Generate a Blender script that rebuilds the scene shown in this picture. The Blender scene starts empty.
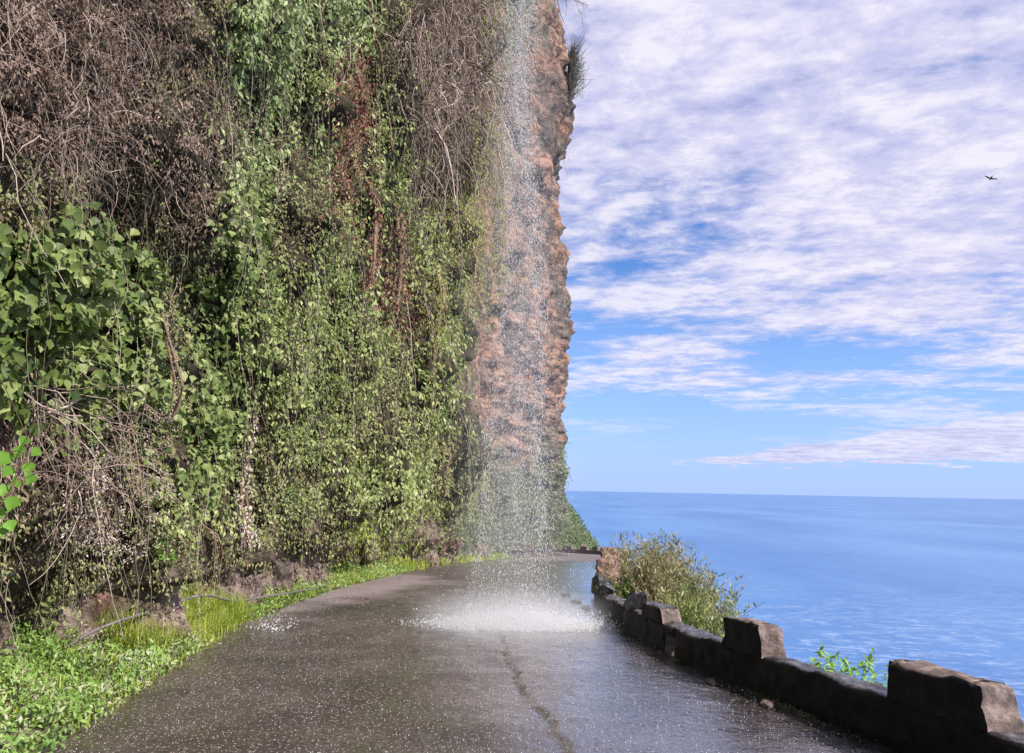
import bpy, math, random
import numpy as np
from mathutils import Matrix, Vector

rng = np.random.default_rng(7)
random.seed(7)
scene = bpy.context.scene
col = scene.collection
PI = math.pi

# ------------------------------------------------------------------ camera
W_PX, H_PX, F_PX = 1024, 753, 720.0
EYE = np.array([0.0, 0.0, 1.6])
PITCH, ROLL = math.radians(8.9), math.radians(1.08)
Fv = np.array([0, math.cos(PITCH), math.sin(PITCH)])
R0 = np.array([1.0, 0, 0]); U0 = np.cross(R0, Fv)
Rv = R0 * math.cos(ROLL) + U0 * math.sin(ROLL)
Uv = -R0 * math.sin(ROLL) + U0 * math.cos(ROLL)
cam = bpy.data.cameras.new('camera'); camo = bpy.data.objects.new('camera', cam); col.objects.link(camo)
cam.sensor_width = 36.0; cam.lens = F_PX / W_PX * 36.0
cam.clip_start = 0.05; cam.clip_end = 90000
m = Matrix.Identity(4)
for i in range(3):
    m[i][0] = Rv[i]; m[i][1] = Uv[i]; m[i][2] = -Fv[i]; m[i][3] = EYE[i]
camo.matrix_world = m
scene.camera = camo

def project(P):
    d = np.asarray(P) - EYE
    z = d @ Fv
    zz = np.where(np.abs(z) < 1e-3, 1e-3, z)
    return W_PX/2 + F_PX * (d @ Rv) / zz, H_PX/2 - F_PX * (d @ Uv) / zz, z

def ray(px, py):
    v = Fv + Rv * (px - W_PX/2) / F_PX - Uv * (py - H_PX/2) / F_PX
    return v / np.linalg.norm(v)

# ------------------------------------------------------------------ noise
def _hash(ix, iy, iz, seed):
    h = (ix.astype(np.int64) * 374761393 + iy.astype(np.int64) * 668265263 + iz.astype(np.int64) * 2147483647 + seed * 974711) & 0xffffffff
    h = ((h ^ (h >> 13)) * 1274126177) & 0xffffffff
    h = ((h ^ (h >> 16)) * 2246822519) & 0xffffffff
    return ((h ^ (h >> 15)) & 0xffff) / 65535.0 * 2 - 1

def vnoise(x, y, z, seed=0):
    x, y, z = np.broadcast_arrays(np.asarray(x, float), np.asarray(y, float), np.asarray(z, float))
    ix, iy, iz = np.floor(x), np.floor(y), np.floor(z)
    fx, fy, fz = x-ix, y-iy, z-iz
    fx, fy, fz = fx*fx*(3-2*fx), fy*fy*(3-2*fy), fz*fz*(3-2*fz)
    r = 0
    for a in (0, 1):
        for b in (0, 1):
            for c in (0, 1):
                w = (fx if a else 1-fx) * (fy if b else 1-fy) * (fz if c else 1-fz)
                r = r + w * _hash(ix+a, iy+b, iz+c, seed)
    return r

def fbm(x, y, z, octv=4, seed=0, gain=0.5):
    r, a, f = 0, 1.0, 1.0
    for o in range(octv):
        r = r + a * vnoise(x*f, y*f, z*f, seed + o*17); a *= gain; f *= 2.03
    return r

def ridged(x, y, z, octv=4, seed=0):
    r, a, f = 0, 1.0, 1.0
    for o in range(octv):
        r = r + a * (1 - 2*np.abs(vnoise(x*f, y*f, z*f, seed + o*13))); a *= 0.5; f *= 2.1
    return r

# ------------------------------------------------------------------ object helpers
def tag(o, label=None, cat=None, group=None, kind=None):
    if label: o['label'] = label
    if cat: o['category'] = cat
    if group: o['group'] = group
    if kind: o['kind'] = kind
    return o

def empty(name, loc=(0, 0, 0), label=None, cat=None, group=None):
    o = bpy.data.objects.new(name, None); col.objects.link(o)
    o.location = loc; o.empty_display_size = 0.2
    return tag(o, label, cat, group)

def build(name, V, Fc, mat, parent=None, smooth=True, mats=None, midx=None, origin=None):
    """V (n,3); Fc (m,k) array, or a list of such arrays"""
    V = np.asarray(V, float)
    if origin is None:
        origin = np.zeros(3)
        if parent is None and len(V):
            origin = np.array([(V[:, 0].min()+V[:, 0].max())/2, (V[:, 1].min()+V[:, 1].max())/2, V[:, 2].min()])
    if parent is not None:
        origin = np.array(parent.location)
    V = V - origin
    blocks = Fc if isinstance(Fc, list) else [Fc]
    blocks = [np.asarray(b, np.int32) for b in blocks if len(b)]
    me = bpy.data.meshes.new(name)
    me.vertices.add(len(V)); me.vertices.foreach_set('co', V.astype(np.float32).ravel())
    nl = sum(b.size for b in blocks); npol = sum(len(b) for b in blocks)
    me.loops.add(nl); me.polygons.add(npol)
    me.loops.foreach_set('vertex_index', np.concatenate([b.ravel() for b in blocks]).astype(np.int32))
    tot = np.concatenate([np.full(len(b), b.shape[1]) for b in blocks]).astype(np.int32)
    st = np.concatenate([[0], np.cumsum(tot)[:-1]]).astype(np.int32)
    me.polygons.foreach_set('loop_start', st)
    me.polygons.foreach_set('loop_total', tot)
    me.polygons.foreach_set('use_smooth', np.full(npol, smooth))
    for mm in (mats or [mat]): me.materials.append(mm)
    if midx is not None: me.polygons.foreach_set('material_index', np.asarray(midx, np.int32))
    me.update(calc_edges=True)
    o = bpy.data.objects.new(name, me); col.objects.link(o)
    if parent is not None: o.parent = parent
    else: o.location = origin
    return o

def grid_faces(nu, nv):
    i, j = np.meshgrid(np.arange(nu-1), np.arange(nv-1), indexing='ij')
    a = (i*nv + j).ravel()
    return np.stack([a, a+nv, a+nv+1, a+1], 1)

class Bag:
    def __init__(s): s.V = []; s.F = {}; s.n = 0
    def add(s, V, F):
        V = np.asarray(V, float)
        for f in (F if isinstance(F, list) else [F]):
            f = np.asarray(f)
            if len(f): s.F.setdefault(f.shape[1], []).append(f + s.n)
        s.V.append(V); s.n += len(V)
    def build(s, name, mat, parent=None, **k):
        if not s.V: return None
        return build(name, np.concatenate(s.V), [np.concatenate(f) for f in s.F.values()], mat, parent, **k)

def tube(pts, rad, sides=4, cap=True):
    pts = np.asarray(pts, float); n = len(pts)
    rad = np.broadcast_to(rad, (n,))
    T = np.gradient(pts, axis=0); T /= np.linalg.norm(T, axis=1)[:, None] + 1e-9
    ref = np.array([0.0, 0, 1]) if abs(T[:, 2]).mean() < 0.8 else np.array([1.0, 0.1, 0])
    A = np.cross(T, ref); A /= np.linalg.norm(A, axis=1)[:, None] + 1e-9
    B = np.cross(T, A)
    th = np.arange(sides) * 2*PI/sides
    V = pts[:, None] + rad[:, None, None] * (A[:, None]*np.cos(th)[None, :, None] + B[:, None]*np.sin(th)[None, :, None])
    V = V.reshape(-1, 3)
    i, j = np.meshgrid(np.arange(n-1), np.arange(sides), indexing='ij')
    a = (i*sides + j).ravel(); b = (i*sides + (j+1) % sides).ravel()
    return V, np.stack([a, b, b+sides, a+sides], 1)

def unit(v): return v / (np.linalg.norm(v, axis=-1, keepdims=True) + 1e-9)

# leaf templates: x across, y along, z out; base at origin, length 1
LEAF_IVY = (np.array([[0, 0, 0], [-.42, .18, .05], [-.5, .45, .08], [-.2, .8, .05], [0, 1.05, -.08], [.2, .8, .05], [.5, .45, .08], [.42, .18, .05], [0, .45, -.06]]),
            np.array([[0, 8, 1], [1, 8, 2], [2, 8, 3], [3, 8, 4], [4, 8, 5], [5, 8, 6], [6, 8, 7], [7, 8, 0]]))
LEAF_OVAL = (np.array([[0, 0, 0], [-.25, .45, .06], [0, 1, -.05], [.25, .45, .06], [0, .45, -.03]]),
             np.array([[0, 4, 1], [1, 4, 2], [2, 4, 3], [3, 4, 0]]))
LEAF_CURL = (np.array([[0, 0, 0], [-.2, .4, .15], [.02, .5, -.05], [.2, .45, .18], [0, 1, .12]]),
             np.array([[0, 2, 1], [0, 3, 2], [1, 2, 4], [2, 3, 4]]))
BLADE = (np.array([[-.05, 0, 0], [.05, 0, 0], [-.035, .5, .08], [.035, .5, .08], [0, 1, .28]]),
         None)

def scatter(P, up, out, size, tmpl, width=1.0):
    """P base (n,3), up = leaf axis dir (n,3), out = leaf face normal (n,3), size (n,)"""
    tv, tf = tmpl
    Y = unit(up); X = unit(np.cross(Y, out)); Z = np.cross(X, Y)
    n = len(P)
    s = np.broadcast_to(size, (n,))[:, None, None]
    w = np.broadcast_to(width, (n,))[:, None, None]
    V = P[:, None] + s * (X[:, None]*tv[None, :, 0:1]*w + Y[:, None]*tv[None, :, 1:2] + Z[:, None]*tv[None, :, 2:3])
    F = tf[None] + (np.arange(n) * len(tv))[:, None, None]
    return V.reshape(-1, 3), F.reshape(-1, tf.shape[1])

def rnd_dir(n): return unit(rng.normal(size=(n, 3)))

OCT = (np.array([[1, 0, 0], [0, 1, 0], [-1, 0, 0], [0, -1, 0], [0, 0, 1], [0, 0, -1.]]),
       np.array([[0, 1, 4], [1, 2, 4], [2, 3, 4], [3, 0, 4], [1, 0, 5], [2, 1, 5], [3, 2, 5], [0, 3, 5]]))
def drops(P, r, stretch=1.6):
    n = len(P); r = np.broadcast_to(r, (n,))[:, None, None]
    t = OCT[0] * np.array([1, 1, 1])
    s = np.ones((n, 1, 3)); s[:, 0, 2] = np.broadcast_to(stretch, (n,))
    V = P[:, None] + t[None]*r*s
    return V.reshape(-1, 3), (OCT[1][None] + (np.arange(n)*6)[:, None, None]).reshape(-1, 3)

# ------------------------------------------------------------------ materials
def srgb(r, g, b):
    f = lambda c: c/12.92 if c <= .04045 else ((c+.055)/1.055)**2.4
    return (f(r/255), f(g/255), f(b/255), 1)

class Mat:
    def __init__(s, name, rough=.8, spec=.3):
        s.m = bpy.data.materials.new(name); s.m.use_nodes = True
        s.t = s.m.node_tree; s.b = s.t.nodes['Principled BSDF']; s.out = s.t.nodes['Material Output']
        s.b.inputs['Roughness'].default_value = rough
        s.b.inputs['Specular IOR Level'].default_value = spec
    def n(s, typ, **k):
        nd = s.t.nodes.new(typ)
        for a, v in k.items():
            if a in nd.inputs: nd.inputs[a].default_value = v
            else: setattr(nd, a, v)
        return nd
    def l(s, a, b): s.t.links.new(a, b); return b
    def coord(s, scale=(1, 1, 1)):
        tc = s.n('ShaderNodeTexCoord'); mp = s.n('ShaderNodeMapping'); mp.inputs['Scale'].default_value = scale
        g = s.n('ShaderNodeNewGeometry')
        s.l(g.outputs['Position'], mp.inputs['Vector'])
        return mp.outputs['Vector']
    def noise(s, scale, detail=4, rough=.55, vec=None, dist=0):
        nd = s.n('ShaderNodeTexNoise'); nd.inputs['Scale'].default_value = scale; nd.inputs['Detail'].default_value = detail
        nd.inputs['Roughness'].default_value = rough; nd.inputs['Distortion'].default_value = dist
        s.l(vec if vec is not None else s.coord(), nd.inputs['Vector'])
        return nd.outputs['Fac']
    def ramp(s, fac, stops):
        r = s.n('ShaderNodeValToRGB'); e = r.color_ramp.elements
        while len(e) > 1: e.remove(e[-1])
        e[0].position = stops[0][0]; e[0].color = stops[0][1]
        for p, c in stops[1:]:
            x = e.new(p); x.color = c
        s.l(fac, r.inputs['Fac']); return r.outputs['Color']
    def mix(s, fac, a, b, mode='MIX'):
        x = s.n('ShaderNodeMix', data_type='RGBA', blend_type=mode)
        for sock, v in ((x.inputs[0], fac), (x.inputs[6], a), (x.inputs[7], b)):
            if hasattr(v, 'links') or isinstance(v, bpy.types.NodeSocket): s.l(v, sock)
            else: sock.default_value = v
        return x.outputs[2]
    def math(s, op, a, b=0.0, c=None, clamp=False):
        x = s.n('ShaderNodeMath', operation=op); x.use_clamp = clamp
        for i, v in enumerate((a, b) if c is None else (a, b, c)):
            if isinstance(v, bpy.types.NodeSocket): s.l(v, x.inputs[i])
            else: x.inputs[i].default_value = v
        return x.outputs[0]
    def bump(s, h, dist, strength=1.0):
        b = s.n('ShaderNodeBump'); b.inputs['Strength'].default_value = strength; b.inputs['Distance'].default_value = dist
        s.l(h, b.inputs['Height']); s.l(b.outputs['Normal'], s.b.inputs['Normal']); return b
    def base(s, c):
        if isinstance(c, bpy.types.NodeSocket): s.l(c, s.b.inputs['Base Color'])
        else: s.b.inputs['Base Color'].default_value = c

class WNm(Mat):
    def __init__(s, t): s.t = t

def leaf_mat(name, cols, rough=.45, transl=.3, spec=.4):
    """per-leaf colour picked at random from the ramp, varied by a patchy field"""
    M = Mat(name, rough, spec)
    g = M.n('ShaderNodeNewGeometry')
    patch = M.noise(.9, 4, .65)
    f = M.math('MULTIPLY', g.outputs['Random Per Island'], .62)
    f = M.math('ADD', f, M.math('MULTIPLY', M.math('SUBTRACT', patch, .40), 1.7), clamp=True)
    n = len(cols)
    c = M.ramp(f, [(i/(n-1), cc) for i, cc in enumerate(cols)])
    M.base(c)
    if transl:
        tr = M.n('ShaderNodeBsdfTranslucent'); M.l(c, tr.inputs['Color'])
        mx = M.n('ShaderNodeMixShader'); mx.inputs[0].default_value = transl
        M.l(M.b.outputs[0], mx.inputs[1]); M.l(tr.outputs[0], mx.inputs[2]); M.l(mx.outputs[0], M.out.inputs['Surface'])
    return M.m

def c3(r, g, b): return (r, g, b, 1)

mat_ivy = leaf_mat('ivy_leaf', [c3(.05, .08, .025), c3(.12, .17, .045), c3(.22, .27, .08), c3(.44, .45, .24)], .5, .28, .3)
mat_creeper = leaf_mat('creeper_leaf', [c3(.07, .09, .03), c3(.19, .24, .065), c3(.36, .41, .15), c3(.58, .57, .34)], .5, .33, .3)
mat_yellowg = leaf_mat('fern_leaf', [c3(.10, .10, .03), c3(.24, .24, .06), c3(.40, .39, .11), c3(.52, .49, .22)], .6, .3)
mat_olive = leaf_mat('mixed_leaf', [c3(.10, .065, .045), c3(.20, .15, .085), c3(.30, .27, .13), c3(.20, .28, .08), c3(.50, .44, .31)], .7, .25)
mat_dry = leaf_mat('dry_leaf', [c3(.06, .04, .03), c3(.14, .095, .07), c3(.25, .175, .14), c3(.42, .33, .28)], .85, .2)
mat_rust = leaf_mat('rust_leaf', [c3(.14, .055, .04), c3(.27, .11, .08), c3(.40, .20, .15), c3(.27, .21, .12)], .8, .25)
mat_pink = leaf_mat('pale_blossom', [c3(.15, .17, .07), c3(.34, .28, .20), c3(.60, .48, .45), c3(.78, .66, .64)], .7, .25)
mat_grass = leaf_mat('grass_blade', [c3(.13, .19, .04), c3(.29, .38, .05), c3(.44, .50, .08), c3(.52, .46, .20)], .5, .4)
mat_weed = leaf_mat('weed_leaf', [c3(.07, .15, .03), c3(.16, .29, .05), c3(.29, .43, .10), c3(.50, .54, .30)], .5, .35)
mat_young = leaf_mat('young_leaf', [c3(.14, .30, .04), c3(.24, .44, .07), c3(.36, .55, .13)], .45, .4, .35)
mat_shrub = leaf_mat('shrub_leaf', [c3(.09, .13, .045), c3(.22, .24, .09), c3(.42, .34, .20), c3(.60, .48, .32)], .6, .3)
mat_fargreen = leaf_mat('slope_leaf', [c3(.07, .11, .05), c3(.13, .20, .08), c3(.21, .26, .13), c3(.30, .27, .17)], .7, .25)

mat_ivy_grey = leaf_mat('grey_leaf', [c3(.06, .09, .035), c3(.14, .19, .06), c3(.26, .32, .12), c3(.42, .45, .24), c3(.22, .38, .08)], .5, .28, .3)
def twig_mat(name, c0, c1):
    M = Mat(name, .8, .2); g = M.n('ShaderNodeNewGeometry')
    M.base(M.ramp(g.outputs['Random Per Island'], [(0, c0), (1, c1)])); return M.m
mat_twig = twig_mat('dry_twig', c3(.13, .09, .07), c3(.50, .39, .33))
mat_stem = twig_mat('vine_stem', c3(.08, .05, .035), c3(.22, .15, .10))
mat_feather = twig_mat('feather_twig', c3(.07, .065, .06), c3(.17, .15, .14))

# rock of the cliff
M = Mat('cliff_rock', .85, .25)
v = M.coord((1, 1, 1.6))
big = M.noise(.22, 5, .6, v); mid = M.noise(1.3, 6, .65, v, .6); fine = M.noise(7, 5, .7, v)
c = M.ramp(mid, [(.32, c3(.06, .038, .033)), (.45, c3(.20, .11, .08)), (.56, c3(.39, .225, .155)), (.72, c3(.52, .34, .25))])
c2 = M.ramp(mid, [(.30, c3(.04, .034, .032)), (.5, c3(.13, .105, .092)), (.75, c3(.27, .22, .19))])
c = M.mix(M.ramp(big, [(.42, c3(0, 0, 0)), (.6, c3(1, 1, 1))]), c, c2)
c = M.mix(.5, c, M.ramp(fine, [(.3, c3(.25, .25, .25)), (.7, c3(1, 1, 1))]), 'MULTIPLY')
pz = M.n('ShaderNodeNewGeometry'); sz = M.n('ShaderNodeSeparateXYZ'); M.l(pz.outputs['Position'], sz.inputs[0])
wet = M.math('ADD', M.math('MULTIPLY', M.math('SUBTRACT', 5.0, sz.outputs['Z']), .35), M.math('MULTIPLY', M.math('SUBTRACT', M.noise(.5, 5, .7), .5), 5.0), clamp=True)
c = M.mix(wet, c, M.ramp(fine, [(.3, c3(.03, .035, .022)), (.5, c3(.075, .08, .05)), (.7, c3(.16, .13, .12))]))
M.base(c)
M.bump(M.math('ADD', M.math('MULTIPLY', mid, .7), M.math('MULTIPLY', fine, .25)), .35, .9)
mat_cliff = M.m

# mossy ground under the creepers (near cliff)
M = Mat('mossy_rock', .9, .2)
v = M.coord((1, 1, .5)); a = M.noise(2.2, 6, .7, v, .4); b = M.noise(14, 4, .7)
c = M.ramp(a, [(.3, c3(.02, .015, .012)), (.45, c3(.06, .045, .03)), (.56, c3(.09, .08, .04)), (.7, c3(.20, .15, .11))])
c = M.mix(.6, c, M.ramp(b, [(.35, c3(.2, .2, .2)), (.65, c3(1, 1, 1))]), 'MULTIPLY')
pz = M.n('ShaderNodeNewGeometry'); sz = M.n('ShaderNodeSeparateXYZ'); M.l(pz.outputs['Position'], sz.inputs[0])
e_ = M.noise(1.6, 5, .7, M.coord((1, 1, .8)), .8); e2 = M.noise(6, 5, .7)
bare = M.math('ADD', M.math('MULTIPLY', sz.outputs['Z'], -1.1), M.math('MULTIPLY', M.math('SUBTRACT', e_, .28), 4.0), clamp=True)
st = M.ramp(e2, [(.32, c3(.05, .035, .032)), (.46, c3(.20, .14, .125)), (.62, c3(.38, .28, .25))])
c = M.mix(bare, c, st); M.base(c)
M.bump(M.math('ADD', M.math('ADD', a, M.math('MULTIPLY', b, .3)), M.math('MULTIPLY', e2, .5)), .22, 1)
mat_moss = M.m

def stone(name, cols, rough=.8, sc=5, bumpd=.03, wet=0):
    M = Mat(name, rough, .4)
    a = M.noise(sc, 6, .65); b = M.noise(sc*7, 5, .7)
    n = len(cols); c = M.ramp(a, [(.3 + .4*i/(n-1), cc) for i, cc in enumerate(cols)])
    c = M.mix(.5, c, M.ramp(b, [(.3, c3(.3, .3, .3)), (.7, c3(1, 1, 1))]), 'MULTIPLY')
    M.base(c); M.bump(M.math('ADD', a, M.math('MULTIPLY', b, .4)), bumpd, 1)
    return M.m
mat_base_rock = stone('base_rock', [c3(.05, .04, .035), c3(.17, .12, .105), c3(.32, .24, .205)], .7, 3, .05)
mat_red_rock = stone('red_rock', [c3(.05, .025, .022), c3(.16, .07, .06), c3(.30, .17, .14)], .7, 4, .04)
mat_grey_rock = stone('dark_rock', [c3(.035, .03, .03), c3(.10, .085, .09), c3(.22, .19, .19)], .5, 5, .04)
mat_wall_dark = stone('shaded_algae_stone', [c3(.006, .005, .006), c3(.014, .011, .012), c3(.04, .03, .03)], .75, 9, .02)  # road-facing side: wet algae stain, with that side's shade put into the colour
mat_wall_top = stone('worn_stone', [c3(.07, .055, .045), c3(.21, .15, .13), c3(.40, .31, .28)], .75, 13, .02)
mat_wall_wet = stone('wet_stone', [c3(.02, .018, .02), c3(.07, .06, .07), c3(.24, .22, .24)], .25, 10, .015)
mat_wall_red = stone('dry_red_stone', [c3(.09, .05, .04), c3(.24, .14, .11), c3(.42, .28, .22)], .85, 5, .03)
mat_soil = stone('soil', [c3(.03, .022, .016), c3(.09, .06, .045), c3(.15, .12, .07)], .9, 4, .04)
mat_hose = Mat('hose_plastic', .5, .4); mat_hose.base(c3(.15, .125, .125)); mat_hose = mat_hose.m
mat_bird = Mat('bird_feathers', .8, .2); mat_bird.base(c3(.02, .02, .025)); mat_bird = mat_bird.m

# ------------------------------------------------------------------ road profile and plan
_y = np.array([-30, -10, 0, 4.4, 8.1, 15.6, 25, 36, 60, 75, 95, 140.])
_z = np.array([.6, .25, .08, 0, -.14, -.46, -1.05, -1.9, -3.65, -4.75, -5.5, -6.0])
yy = np.linspace(-30, 140, 1701); zz = np.interp(yy, _y, _z)
k = np.ones(41)/41; zz = np.convolve(np.pad(zz, 20, mode='edge'), k, 'valid')
def road_z(y): return np.interp(y, yy, zz)

def on_road(px, py):
    """where the sight line through a photo pixel meets the road surface"""
    d = ray(px, py)
    t = np.linspace(1, 130, 26000); P = EYE + t[:, None]*d
    h = P[:, 2] - road_z(P[:, 1])
    i = np.argmax(h < 0)
    return P[i] if h[i] < 0 else P[-1]

def smooth_poly(P, n):
    P = np.asarray(P, float); out = []
    Q = np.vstack([2*P[0]-P[1], P, 2*P[-1]-P[-2]])
    seg = np.linalg.norm(np.diff(P, axis=0), axis=1); s = np.concatenate([[0], np.cumsum(seg)])
    t = np.linspace(0, s[-1], n) if np.isscalar(n) else n
    for x in t:
        i = min(max(np.searchsorted(s, x) - 1, 0), len(seg)-1); u = (x - s[i])/seg[i]
        p0, p1, p2, p3 = Q[i], Q[i+1], Q[i+2], Q[i+3]
        out.append(.5*((2*p1) + (-p0+p2)*u + (2*p0-5*p1+4*p2-p3)*u*u + (-p0+3*p1-3*p2+p3)*u**3))
    return np.array(out), s


def curve(P, t):
    """smooth curve through P (n,2) sampled at chord parameters t in 0..1"""
    P = np.asarray(P, float)
    seg = np.linalg.norm(np.diff(P, axis=0), axis=1); s = np.concatenate([[0], np.cumsum(seg)]); s /= s[-1]
    out, _ = smooth_poly(P, (np.asarray(t) * np.linalg.norm(np.diff(P, axis=0), axis=1).sum()))
    return out

# paired points of the two road edges
LE = [(-2.3, -12), (-2.35, -5), (-2.5, 0), (-2.62, 3), (-2.75, 5), (-3.0, 6.5), (-3.22, 8), (-3.4, 10.5), (-3.37, 14.1), (-3.04, 19), (-2.15, 27.1), (-.48, 40), (2.63, 53.8), (4.8, 61), (5.2, 66), (3, 70), (-5, 72)]
RE = [(5.6, -12), (4.5, -5), (3.7, 0), (3.0, 3), (2.55, 5), (2.12, 6.5), (1.78, 8), (1.51, 10.5), (1.65, 14.1), (2.7, 19), (4.1, 27.1), (6.0, 40), (8.0, 53.8), (9.3, 64), (9.3, 71), (6, 77), (-5, 80)]
LE, RE = np.array(LE, float), np.array(RE, float)
NP_ = len(LE)
def lerp_poly(P, q):
    """Catmull-Rom through P at parameter q in 0..len-1"""
    q = np.asarray(q, float); i = np.clip(np.floor(q).astype(int), 0, len(P)-2); u = (q-i)[:, None]
    Q = np.vstack([2*P[0]-P[1], P, 2*P[-1]-P[-2]])
    p0, p1, p2, p3 = Q[i], Q[i+1], Q[i+2], Q[i+3]
    return .5*((2*p1) + (-p0+p2)*u + (2*p0-5*p1+4*p2-p3)*u*u + (-p0+3*p1-3*p2+p3)*u**3)
qf = np.linspace(0, NP_-1, 4000); _L, _R = lerp_poly(LE, qf), lerp_poly(RE, qf)
def wall_x(y):      # inner foot of the parapet for y below 60
    k = _R[:, 1] < 60
    return np.interp(y, _R[k, 1], _R[k, 0])
def left_x(y):
    k = _L[:, 1] < 60
    return np.interp(y, _L[k, 1], _L[k, 0])

# crack down the middle of the carriageway
CR = np.array([(-.22, 12.2), (-.12, 11), (-.16, 10.2), (-.09, 9.43), (-.02, 8.6), (-.02, 8.1), (.09, 7.15), (.11, 6.6), (.19, 6.1), (.30, 5.58), (.36, 5.06), (.52, 4.2), (.66, 3.2)])
def crack_x(y): return np.interp(-y, -CR[:, 1], CR[:, 0]) + .018*vnoise(y*7, 0, 0, 3) + .01*vnoise(y*23, 0, 0, 4)

def road_h(x, y):
    h = .010*fbm(x*.9, y*.9, 0, 3, 5) + .0025*fbm(x*9, y*9, 0, 2, 9)
    cx = crack_x(y); on = np.clip((12.2-y)*1.2, 0, 1) * np.clip((y-3.2), 0, 1)
    d = x - cx
    h = h - on*.030*np.exp(-(d/.017)**2) * np.clip(.55 + .6*vnoise(y*3, 1, 1, 8), .1, 1)
    h = h - on*.014*np.clip(1 + d/.5, 0, 1)*(d < 0)                       # slab left of the crack has sunk
    h = h - .020*np.clip(1 - ((x+.20)/.34)**2 - ((y-7.75)/.62)**2, 0, 1)  # shallow round patch beside it
    return h

ys = []; y = -12.0
# along-road parameter chosen for even look: dense near the camera
qy = np.interp
q_list = [0.0]
while q_list[-1] < NP_-1:
    q = q_list[-1]; P = .5*(lerp_poly(LE, [q])[0] + lerp_poly(RE, [q])[0]); D = np.linalg.norm(P)
    step = .5 if P[1] < 2 else .028 * max(1, (D/7.5)**1.3)
    dP = np.linalg.norm(.5*(lerp_poly(LE, [q+1e-3])[0] + lerp_poly(RE, [q+1e-3])[0]) - P)/1e-3
    q_list.append(q + step/max(dP, .5))
qs = np.clip(np.array(q_list), 0, NP_-1)
NS = 150
Ls, Rs = lerp_poly(LE, qs), lerp_poly(RE, qs)
sv = np.linspace(-.06, 1.01, NS)
XY = Ls[:, None]*(1-sv)[None, :, None] + Rs[:, None]*sv[None, :, None]
X, Y = XY[..., 0], XY[..., 1]
Z = road_z(Y) + road_h(X, Y) - .02*np.clip((.05-np.minimum(sv, 1))/.1, 0, 1)[None]
# wet asphalt
M = Mat('wet_asphalt', .2, .5); M.b.inputs['Coat Weight'].default_value = 1.0; M.b.inputs['Coat IOR'].default_value = 2.4; M.b.inputs['IOR'].default_value = 1.5; M.b.inputs['Coat Roughness'].default_value = .06
a = M.noise(1.1, 5, .6); b = M.noise(38, 4, .7); d_ = M.noise(110, 2, .6)
rip = M.noise(26, 3, .6, None, .8)
c = M.ramp(a, [(.3, c3(.035, .025, .024)), (.5, c3(.065, .047, .045)), (.7, c3(.11, .082, .078))])
c = M.mix(.7, c, M.ramp(b, [(.38, c3(.3, .28, .28)), (.52, c3(1, 1, 1)), (.66, c3(2.4, 2.1, 2.1))]), 'MULTIPLY')
vo = M.n('ShaderNodeTexVoronoi'); vo.inputs['Scale'].default_value = 48; M.l(M.coord((1, .75, 1)), vo.inputs['Vector'])
sv_ = M.n('ShaderNodeSeparateXYZ'); M.l(vo.outputs['Color'], sv_.inputs[0])
chip = M.math('MULTIPLY', M.ramp(sv_.outputs[0], [(.66, c3(0, 0, 0)), (.74, c3(1, 1, 1))]), M.ramp(vo.outputs['Distance'], [(.25, c3(1, 1, 1)), (.45, c3(0, 0, 0))]))
c = M.mix(M.math('MULTIPLY', chip, .8), c, c3(.36, .29, .29))
# far, dry stretch beyond the fall is paler
pos = M.n('ShaderNodeNewGeometry'); sx = M.n('ShaderNodeSeparateXYZ'); M.l(pos.outputs['Position'], sx.inputs[0])
dry = M.math('MULTIPLY', M.math('SUBTRACT', sx.outputs['Y'], 36.0), .12, clamp=True)
side = M.math('SUBTRACT', M.math('MULTIPLY', sx.outputs['X'], -.9), M.math('MULTIPLY', M.math('ABSOLUTE', M.math('SUBTRACT', sx.outputs['Y'], 17.0)), .30), clamp=False)
side = M.math('ADD', side, M.math('MULTIPLY', M.math('SUBTRACT', a, .5), 2.5))
side = M.math('MULTIPLY', M.math('SUBTRACT', side, .6), .8, clamp=True)
dry = M.math('MAXIMUM', dry, M.math('MULTIPLY', side, .8))
c = M.mix(dry, c, c3(.26, .205, .20))
# broken white water where the fall lands
def ell(cx, cy, rx, ry):
    ex = M.math('DIVIDE', M.math('SUBTRACT', sx.outputs['X'], cx), rx); ey = M.math('DIVIDE', M.math('SUBTRACT', sx.outputs['Y'], cy), ry)
    return M.math('SUBTRACT', 1.0, M.math('SQRT', M.math('ADD', M.math('POWER', ex, 2.0), M.math('POWER', ey, 2.0))))
fo = M.math('MAXIMUM', ell(.12, 10.12, 1.15, .5), ell(-2.95, 9.5, .05, .06))
fo = M.math('MAXIMUM', fo, ell(-3.2, 8.4, .02, .1))
fn = M.noise(9, 6, .75)
fo = M.math('MULTIPLY', M.math('ADD', M.math('MULTIPLY', fo, .75), M.math('MULTIPLY', M.math('SUBTRACT', fn, .56), 3.0)), 1.6, clamp=True)
c = M.mix(fo, c, c3(.88, .86, .90)); M.base(c)
rg = M.ramp(M.noise(2.4, 4, .6), [(.35, c3(.15, .15, .15)), (.65, c3(.42, .42, .42))])
rg = M.mix(dry, rg, c3(.7, .7, .7)); rg = M.mix(fo, rg, c3(.6, .6, .6)); M.l(rg, M.b.inputs['Roughness']); film = M.math('ADD', M.math('MULTIPLY', M.math('ADD', sx.outputs['X'], .8), .75), M.math('MULTIPLY', M.math('SUBTRACT', M.noise(1.7, 5, .65), .42), 4.0), clamp=True)
film = M.math('MAXIMUM', film, .15); M.l(M.mix(M.math('MULTIPLY', film, .45), c, c3(.02, .018, .02)), M.b.inputs['Base Color'])
M.l(M.math('MULTIPLY', film, M.math('SUBTRACT', 1.0, M.math('MAXIMUM', dry, fo))), M.b.inputs['Coat Weight'])
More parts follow.
